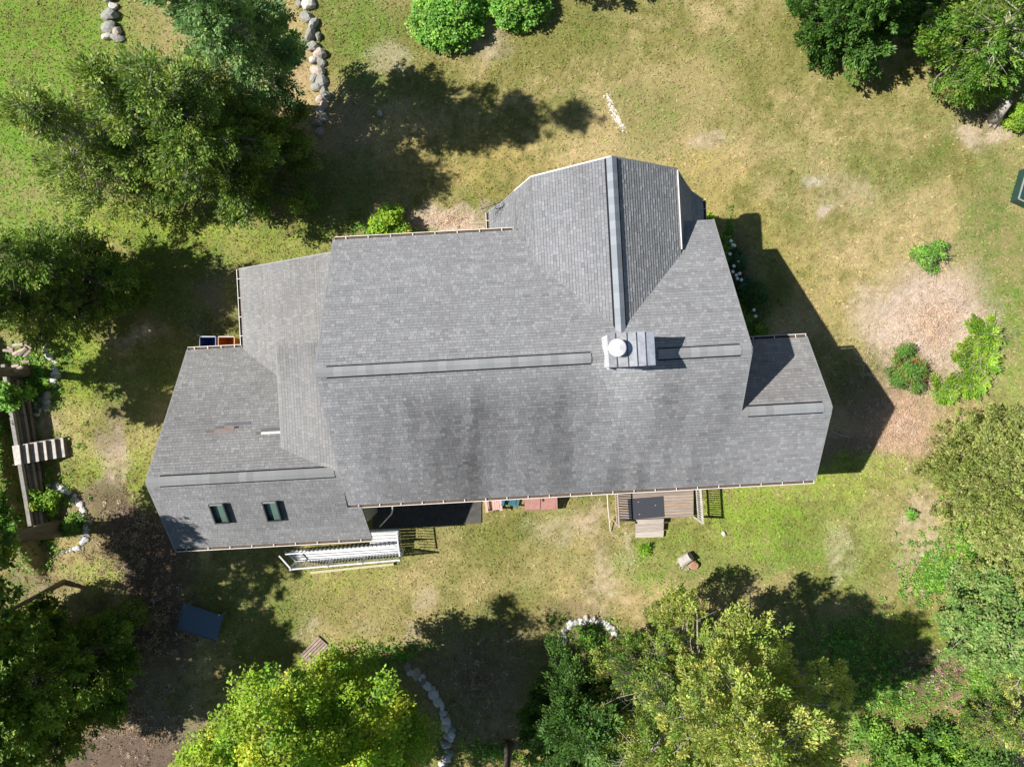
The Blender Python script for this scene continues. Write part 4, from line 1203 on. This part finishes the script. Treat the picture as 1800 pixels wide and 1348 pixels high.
def steps():
    p = at(70, 790)
    e = empty('wooden_steps', (p.x, p.y, 0), 'six grey wooden steps climbing left through the timber wall', 'steps')
    xs = [21, 37, 52, 68, 83, 99, 114]
    for i in range(6):
        z = 1.28 - i * .20
        t = random.uniform(.9, 1.1); col = (.50 * t, .45 * t, .40 * t)
        xa, xb = xs[i], xs[i + 1] - 3.5
        q = [at(xa, 784 - i * 2.6, z), at(xb, 782 - i * 2.6, z), at(xb + 4, 816 - i * 2.6, z), at(xa + 5, 818 - i * 2.6, z)]
        MB().prism([q[3], q[2], q[1], q[0]], .045, col).build('tread', M_TIMBER, e, bevel=.006)
        q = [at(xb - 1, 783 - i * 2.6, z - .07), at(xb + 5.5, 783 - i * 2.6, z - .2), at(xb + 9, 815 - i * 2.6, z - .2), at(xb + 3, 815 - i * 2.6, z - .07)]
        MB().prism([q[3], q[2], q[1], q[0]], .04, (.22, .17, .15)).build('riser', M_TIMBER, e)
    for dy in (0, 33):
        MB().beam(at(22, 784 + dy, 1.12), at(116, 768 + dy, .05), .05, .22, col=(.25, .20, .17)).build('stringer', M_TIMBER, e)
steps()
# firewood pieces heaped by the leaning trunk
fw = empty('firewood_pile', at(22, 628), 'heap of split logs and roots by the upper timber wall', 'firewood')
for i in range(12):
    c = at(random.uniform(8, 50), random.uniform(606, 648), 1.3); an = random.uniform(-.6, .9)
    d = Vector((math.cos(an), math.sin(an), random.uniform(-.1, .2))) * random.uniform(.14, .3)
    t = random.uniform(.7, 1.2)
    MB().tube([c - d, c + d], random.uniform(.06, .11), 7, col=(.40 * t, .32 * t, .26 * t)).build('log', M_TIMBER, fw)

# ------------------------------------------------------------------ deck with mat
def deck():
    zt = .75
    c = at(1150, 885, 0)
    e = empty('wooden_deck', (c.x, c.y, 0), 'small weathered wooden deck with steps under the lower eave', 'deck')
    x0, x1 = 1086, 1219
    n = 13; y0, y1 = 850, 914
    r = random.Random(3)
    for i in range(n):
        ya, yb = y0 + (y1 - y0) * i / n, y0 + (y1 - y0) * (i + 1) / n - .5
        t = r.uniform(.8, 1.2); wm = r.uniform(.9, 1.1)
        col = (.30 * t * wm, .235 * t, .185 * t / wm)
        sk = -.045
        q = [at(x0, ya, zt), at(x1, ya + sk * 133, zt), at(x1, yb + sk * 133, zt), at(x0, yb, zt)]
        MB().prism(q[::-1], .035, col).build('plank', M_PLANK, e)
    q = [at(x0, y0, zt - .05), at(x1, y0 - 6, zt - .05), at(x1, y1 - 6, zt - .05), at(x0, y1, zt - .05)]
    MB().prism(q[::-1], .16, (.20, .15, .11)).build('frame', M_TIMBER, e)
    for px, py in ((1090, 912), (1216, 905), (1090, 860), (1216, 855)):
        p = at(px, py, zt); MB().box((p.x, p.y, .32), (.1, .1, .66), col=(.25, .2, .16)).build('post', M_TIMBER, e)
    # steps down
    for i, (ya, yb, z) in enumerate(((913.5, 922, .56), (922.5, 934.5, .38), (935, 945, .20))):
        t = (1, .92, 1.15)[i]
        q = [at(1117, ya, z), at(1167, ya - 2.0, z), at(1166, yb - 1.5, z), at(1117, yb, z)]
        MB().prism(q[::-1], .04, (.40 * t, .345 * t, .30 * t)).build('step', M_PLANK, e)
        q = [at(1119, ya, z - .05), at(1165, ya - 2, z - .05), at(1164, yb - 3, z - .05), at(1119, yb - 1.5, z - .05)]
        MB().prism(q[::-1], z - .06, (.28, .23, .19)).build('step_box', M_TIMBER, e)
    # side railings
    for (pxa, pxb, col, lab) in ((1080, 1083, (.46, .37, .29), 0), (1222, 1226, (.46, .42, .37), 1)):
        pA = at(pxa, 852, zt); pB = at(pxb, 918 - (6 if lab else 0), zt)
        pA.z = pB.z = 0
        up = Vector((0, 0, 1))
        rl = MB().beam(pA + up * 1.72, pB + up * 1.72, .10 if lab else .05, .04, col=col).build('hand_rail', M_TIMBER, e)
        MB().beam(pA + up * .90, pB + up * .90, .04, .08, col=col).build('bottom_rail', M_TIMBER, e)
        for k in range(15):
            q = pA.lerp(pB, (k + .5) / 15)
            MB().box((q.x, q.y, 1.3), (.045, .045, .82), col=col).build('baluster', M_TIMBER, e)
        for q in (pA, pB):
            MB().box((q.x, q.y, .88), (.10, .10, 1.78), col=col).build('post', M_TIMBER, e)
    m = MB(); zt2 = zt + .004
    q = [at(1103, 876.5, zt2), at(1166, 871.5, zt2), at(1168, 908, zt2), at(1106, 913, zt2)]
    m.prism([v + Vector((0, 0, .018)) for v in q[::-1]], .018)
    mo = m.build('rubber_mat', M_RUBBER, None, bevel=.004); tag(mo, 'charcoal rectangular rubber mat lying on the wooden deck', 'mat')
    for k, (px, py) in enumerate(((1122, 882), (1152, 888), (1124, 904))):
        c = at(px, py, zt + .03)
        o = MB().box(c, (.06, .035, .006), random.random() * 3, col=(.45, .33, .2)).build('dead_leaf', M_TIMBER, None)
        tag(o, ('dry leaf near the upper left of the charcoal mat', 'dry leaf near the right end of the charcoal mat', 'dry leaf near the lower left of the charcoal mat')[k], 'leaf')
    # thin white pole left of the deck
    MB().beam(at(1068, 870, .5), at(1073, 932, .08), .05, .05, col=(.6, .5, .45))
deck()
tag(MB().tube([at(1067, 866, .9), at(1069, 895, .7), at(1073, 933, .1)], .028, 6, col=(.7, .62, .58)).build('edging_pole', M_PAINT), 'pale thin pole leaning at the left side of the wooden deck', 'pole')

pt = MB().prism([at(846, 919, .07), at(846, 880, .07), at(655, 890, .07), at(655, 930, .07)], .12, (.085, .08, .075)).build('eave_shade_slab', M_TIMBER); tag(pt, kind='structure')  # added slab, shadow of the side wing below the eave put into its dark colour
# ------------------------------------------------------------------ white stair and railing below the lower left eave
def white_stair():
    e = empty('white_stair', at(620, 975), 'white picket railed stair and landing below the lower left eave', 'stair')
    W = M_WHITEWOOD
    zl = .85
    # landing boards
    for i in range(5):
        ya, yb = 929 + i * 5.6, 929 + (i + 1) * 5.6 - .8
        q = [at(650, ya + 2, zl), at(702, ya, zl), at(700, yb, zl), at(650, yb + 2, zl)]
        MB().prism(q[::-1], .04).build('board', W, e)
    # sloping walk boards along the wall
    for i in range(5):
        ya, yb = 956 + i * 4.2, 956 + (i + 1) * 4.2 - 1.0
        q = [at(508 + i * 2, ya + 12.5, .35), at(700, ya, zl - .05), at(700, yb, zl - .05), at(510 + i * 2, yb + 12.5, .35)]
        MB().prism(q[::-1], .04).build('board', W, e)
    # outer railing, leaning out a little
    b0, b1 = at(521, 986, .35), at(706, 970, .85)
    lean = Vector((.04, -.14, 0)); up = Vector((0, 0, 1.05))
    t0, t1 = b0 + lean + up, b1 + lean + up
    MB().beam(b0 + up * .08, b1 + up * .08, .05, .07).build('bottom_rail', W, e)
    MB().beam(t0, t1, .07, .04).build('top_rail', W, e)
    n = 34
    for k in range(n):
        f = (k + .5) / n
        p, q = b0.lerp(b1, f), t0.lerp(t1, f)
        MB().beam(p + up * .05, q, .034, .034, up=Vector((1, 0, 0))).build('picket', W, e)
    for f in (0, .34, .66, 1):
        p, q = b0.lerp(b1, f), t0.lerp(t1, f)
        MB().beam(p - Vector((0, 0, p.z)), q + Vector((0, 0, .06)), .10, .10, up=Vector((1, 0, 0))).build('post', W, e)
    # left end railing
    c0 = at(502, 968, .35)
    MB().beam(c0 + up * .95, b0 + up * .95 + lean, .07, .045).build('end_rail', W, e)
    MB().beam(c0 + up * .1, b0 + up * .1, .05, .05).build('end_rail', W, e)
    # inner railing close to the eave
    i0, i1 = at(512, 966, .4), at(700, 951, .9)
    MB().beam(i0 + up * .9, i1 + up * .9, .06, .04).build('inner_rail', W, e)
    for k in range(26):
        p = i0.lerp(i1, (k + .5) / 26); MB().beam(p, p + up * .9, .035, .035, up=Vector((1, 0, 0))).build('picket', W, e)
    # right end railing of the landing
    r0, r1 = at(703, 930, zl), at(708, 969, zl)
    MB().beam(r0 + up * .95, r1 + up * .95, .07, .045).build('end_rail', W, e)
    for k in range(8):
        p = r0.lerp(r1, (k + .5) / 8); MB().beam(p, p + up * .95, .035, .035, up=Vector((1, 0, 0))).build('picket', W, e)
white_stair()
yb = MB().beam(at(546, 1006, .16), at(692, 991, .16), .12, .09, col=(.46, .43, .24)).build('lumber_board', M_PAINT)
tag(yb, 'yellowish lumber board lying along the outside of the white stair', 'board')

# ------------------------------------------------------------------ cellar doors, chairs, bins
def bulkhead():
    e = empty('cellar_doors', at(950, 885), 'pair of faded pink sloping cellar doors under the lower eave', 'cellar doors')
    L, R_ = 923, 979; M_ = 950
    col = (.46, .24, .20)
    for a, b, n in ((L, M_ - .6, 'door_leaf'), (M_ + .6, R_ - 2, 'door_leaf')):
        q = [at(a, 868, .95), at(b, 866.5, .95), at(b, 894.5, .45), at(a, 896, .45)]
        d = MB().prism(q[::-1], .05, col).build(n, M_PAINT, e)
    MB().prism([at(L - 1, 897, .38), at(R_, 895.5, .38), at(R_, 866, .88), at(L - 1, 868, .88)], .42, (.33, .17, .15)).build('frame', M_PAINT, e)
    MB().beam(at(R_ - 1, 866, .98), at(R_, 895, .48), .06, .06, col=(.5, .27, .23)).build('side_rail', M_PAINT, e)
    MB().beam(at(M_ + 3, 877, .86), at(M_ + 3.5, 881, .79), .05, .04, col=(.2, .08, .07)).build('handle', M_PAINT, e)
bulkhead()
def chair(px, py, rz, col, label):
    p = at(px, py); e = empty('garden_chair', (p.x, p.y, 0), label, 'chair', 'garden chairs by the lower eave', rz)
    M = e.matrix_basis.copy()
    M = Matrix.Translation((p.x, p.y, 0)) @ Matrix.Rotation(rz, 4, 'Z')
    def bx(c, s, name, c2=None):
        mb = MB(); mb.box(c, s, 0, c2 or col, M); return mb.build(name, M_PLASTIC, e)
    for i in range(5):
        bx((-.22 + .11 * i, -.02, .36), (.095, .52, .022), 'seat_slat')
        mb = MB(); a = M @ Vector((-.22 + .11 * i, .22, .36)); b = M @ Vector((-.24 + .12 * i, .48, 1.0 + .05 * (2 - abs(i - 2)) / 2))
        mb.beam(a, b, .10, .02, up=Vector((0, 0, 1)), col=col); mb.build('back_slat', M_PLASTIC, e)
    for s in (-1, 1):
        bx((s * .36, 0, .60), (.13, .66, .025), 'arm'); bx((s * .34, -.26, .30), (.06, .09, .58), 'leg'); bx((s * .34, .26, .30), (.06, .09, .58), 'leg')
    bx((0, -.28, .33), (.62, .03, .10), 'front_rail')
chair(868, 884, .12, (.62, .38, .33), 'pink slatted garden chair half under the lower eave')
chair(898, 876, -.2, (.05, .14, .17), 'teal slatted garden chair right of the pink one')

def tub(px, py, col, label, w=.78, l=.5):
    p = at(px, py); e = empty('open_bin', (p.x, p.y, 0), label, 'bin', 'open bins at the inner corner of the left wing')
    h = .85
    mb = MB()
    o = [(-w / 2, -l / 2), (w / 2, -l / 2), (w / 2, l / 2), (-w / 2, l / 2)]
    def ring(s, z): return [Vector((p.x + x * s, p.y + y * s, z)) for x, y in o]
    R0, R1, R2, R3 = ring(.82, .02), ring(1, h), ring(.93, h), ring(.76, .08)
    vs = R0 + R1 + R2 + R3; fs = []
    for k in range(3):
        for i in range(4):
            fs.append((k * 4 + i, k * 4 + (i + 1) % 4, (k + 1) * 4 + (i + 1) % 4, (k + 1) * 4 + i))
    fs += [(0, 3, 2, 1), (12, 13, 14, 15)]
    mb.add(vs, fs, col); mb.build('tub', M_PLASTIC, e)
    rim = MB(); r = ring(1.03, h + .01)
    for i in range(4): rim.beam(r[i], r[(i + 1) % 4], .035, .03, col=tuple(min(.8, c * 1.2 + .04) for c in col))
    rim.build('rim', M_PLASTIC, e)
    MB().beam(Vector((p.x - w * .5, p.y + l * .55, h + .03)), Vector((p.x + w * .5, p.y + l * .55, h + .03)), .03, .03, col=(.5, .55, .6)).build('handle', M_PLASTIC, e)
tub(378, 603, (.03, .07, .19), 'dark blue open bin against the left wing eave')
tub(410, 603, (.42, .16, .035), 'orange open bin beside the dark blue one')

# ------------------------------------------------------------------ yard things
def table():
    p = at(352, 1094); e = empty('table', (p.x, p.y, 0), 'tilted dark blue tabletop with worn rim standing on shaded dirt', 'table')
    z = .74
    q = [at(322, 1060, z), at(393, 1082, z), at(380, 1127, z), at(313, 1105, z)]
    q = [v + Vector((0, 0, dz_)) for v, dz_ in zip(q, (0, .03, 0, -.03))]
    MB().prism(q[::-1], .03, (.08, .125, .19)).build('tabletop', M_PLASTIC, e)
    rm = MB()
    for i in range(4): rm.beam(q[i] + Vector((0, 0, .004)), q[(i + 1) % 4] + Vector((0, 0, .004)), .045, .05, col=(.10, .12, .16))
    rm.build('rim', M_PAINT, e)
    c = sum(q, Vector()) / 4
    for v in q:
        g = c + (v - c) * .86
        MB().beam(Vector((g.x, g.y, 0)), Vector((g.x, g.y, z - .03)), .045, .045, up=Vector((1, 0, 0)), col=(.3, .3, .3)).build('leg', M_PAINT, e)
table()
def pallet():
    p = at(553, 1138); e = empty('pallet', (p.x, p.y, 0), 'brown slatted wooden pallet at the edge of the bright maple', 'pallet')
    A, B, C_ = at(559, 1118, .13), at(580, 1137, .13), at(527, 1150, .13)
    ax = (B - A); ln = (C_ - A)
    n = 6
    for i in range(n):
        s = A + ax * ((i + .08) / n); e1 = s + ln; w = ax * (.74 / n)
        t = random.uniform(.85, 1.15)
        MB().prism([s, e1, e1 + w, s + w], .02, (.36 * t, .27 * t, .22 * t)).build('slat', M_TIMBER, e)
    for f in (.03, .5, .95):
        s = A + ln * f - Vector((0, 0, .07)); MB().beam(s, s + ax, .05, .09, col=(.25, .18, .15)).build('stringer', M_TIMBER, e)
pallet()
def log_stump():
    p = at(1210, 985); e = empty('cut_log', (p.x, p.y, 0), 'short cut log with a rusty end standing by chips on the grass', 'log')
    a, b = at(1197, 988, .22), at(1214, 977, .50)
    MB().tube([a, a.lerp(b, .5), b], [.27, .25, .24], 16, col=(.42, .38, .34)).build('trunk_piece', M_TIMBER, e)
    c = at(1219, 992, .12)
    MB().tube([c, c + Vector((.02, -.05, .14))], [.24, .21], 12, col=(.42, .23, .13)).build('cut_end', M_TIMBER, e)
    for i in range(16):
        q = at(random.uniform(1190, 1216), random.uniform(984, 1006), .03)
        MB().box(q, (random.uniform(.06, .2), random.uniform(.04, .1), .04), random.random() * 3, col=random.choice([(.6, .55, .48), (.5, .36, .28), (.66, .6, .55)])).build('wood_chip', M_TIMBER, e)
log_stump()
def dead_trunk():
    p = at(1748, 205); e = empty('tree_stump', (p.x, p.y, 0), 'bleached bare tree base with splayed roots at the upper right', 'tree stump')
    mb = MB(); a = at(1748, 208, .1); b = at(1772, 180, 1.5)
    mb.tube([a, a.lerp(b, .3), b], [.40, .27, .20], 12); mb.build('trunk', M_DEADWOOD, e, smooth=True)
    for (x, y, r) in ((1728, 200, .07), (1732, 214, .10), (1738, 224, .11), (1747, 228, .10), (1729, 208, .05), (1757, 222, .09)):
        MB().tube([a + Vector((0, 0, .15)), a.lerp(at(x, y, .02), .5) + Vector((0, 0, .08)), at(x, y, -.03)], [r * 2.0, r * 1.3, r * .5], 8).build('root', M_DEADWOOD, e, smooth=True)
dead_trunk()
def yard_box():
    p = at(1812, 335); e = empty('storage_box', (p.x, p.y, 0), 'dark green box with pale rim cut by the right edge', 'box')
    q = [at(1806, 294, .6), at(1850, 300, .6), at(1838, 372, .6), at(1790, 350, .6)]
    MB().prism(q[::-1], .6, (.02, .06, .055)).build('body', M_PLASTIC, e)
    rm = MB()
    for i in range(4): rm.beam(q[i] + Vector((0, 0, .02)), q[(i + 1) % 4] + Vector((0, 0, .02)), .06, .05, col=(.30, .31, .28))
    rm.build('rim', M_PAINT, e)
yard_box()
def tarp():
    rng = np.random.default_rng(4)
    n = 14; V = []; Fq = []
    A, B, Cc, D = at(62, 1292), at(88, 1318), at(48, 1340), at(38, 1325)
    for i in range(n):
        for j in range(n):
            u, v = i / (n - 1), j / (n - 1)
            p = A.lerp(B, u).lerp(D.lerp(Cc, u), v)
            V.append((p.x, p.y, .12 + .35 * math.sin(u * 3.1) * math.sin(v * 3.1) + .06 * math.sin(9 * u + 5 * v) + .04 * rng.random()))
    for i in range(n - 1):
        for j in range(n - 1):
            Fq.append((i * n + j, i * n + j + 1, (i + 1) * n + j + 1, (i + 1) * n + j))
    me = fast_mesh('tarp', V, Fq, smooth=True)
    o = link('tarp', me, M_FABRIC); tag(o, 'crumpled teal tarp on the leaf litter in the bottom left corner', 'tarp')
    s = o.modifiers.new('solid', 'SOLIDIFY'); s.thickness = .02
tarp()
tag(MB().tube([at(1463, 758, .03), at(1470, 762, .05), at(1480, 765, .04), at(1494, 768, .03)], .022, 6, col=(.42, .52, .48)).build('garden_hose', M_PLASTIC), 'short length of pale hose in the shadow right of the extension', 'hose')
def antenna():
    b = at(872, 366, 4.0); e = empty('tv_antenna', (b.x, b.y, 3.4), 'spindly rooftop television antenna at the left curved eave corner', 'antenna')
    mb = MB(); top = at(860, 360, 4.6)
    mb.tube([Vector((b.x, b.y, 3.4)), Vector((b.x, b.y, 4.5))], .02, 6); mb.build('mast', M_DARK, e)
    p0, p1 = at(846, 368, 4.5), at(880, 356, 4.5)
    MB().tube([p0, p1], .018, 6).build('boom', M_DARK, e)
    d = (p1 - p0).normalized(); s = Vector((-d.y, d.x, 0))
    for k in range(8):
        c = p0.lerp(p1, (k + .3) / 8); w = .32 - .02 * k
        MB().tube([c - s * w, c + s * w], .010, 5).build('element', M_DARK, e)
antenna()
for (pts, lab) in (([(1066, 168), (1072, 184), (1078, 200), (1088, 215), (1097, 230)], 'streak of pale gravel on the lawn above the cross gable'),):
    rng = np.random.default_rng(8); V = []; Fm = []; C = []
    for k in range(260):
        t = rng.random() * (len(pts) - 1); i = int(t); f = t - i
        x = pts[i][0] * (1 - f) + pts[i + 1][0] * f + rng.normal() * 3; y = pts[i][1] * (1 - f) + pts[i + 1][1] * f + rng.normal() * 3
        p = at(x, y, 0); s = rng.uniform(.02, .05); n = len(V); z = gzf(p.x, p.y)
        V += [(p.x - s, p.y, z), (p.x, p.y - s, z), (p.x + s, p.y, z), (p.x, p.y + s, z), (p.x, p.y, z + s)]
        Fm += [(n, n + 1, n + 4), (n + 1, n + 2, n + 4), (n + 2, n + 3, n + 4), (n + 3, n, n + 4)]; C += [(.6, .56, .5)] * 5
    tag(link('gravel', fast_mesh('gravel', V, Fm, np.array(C)), M_STONE), lab, 'gravel', kind='stuff')
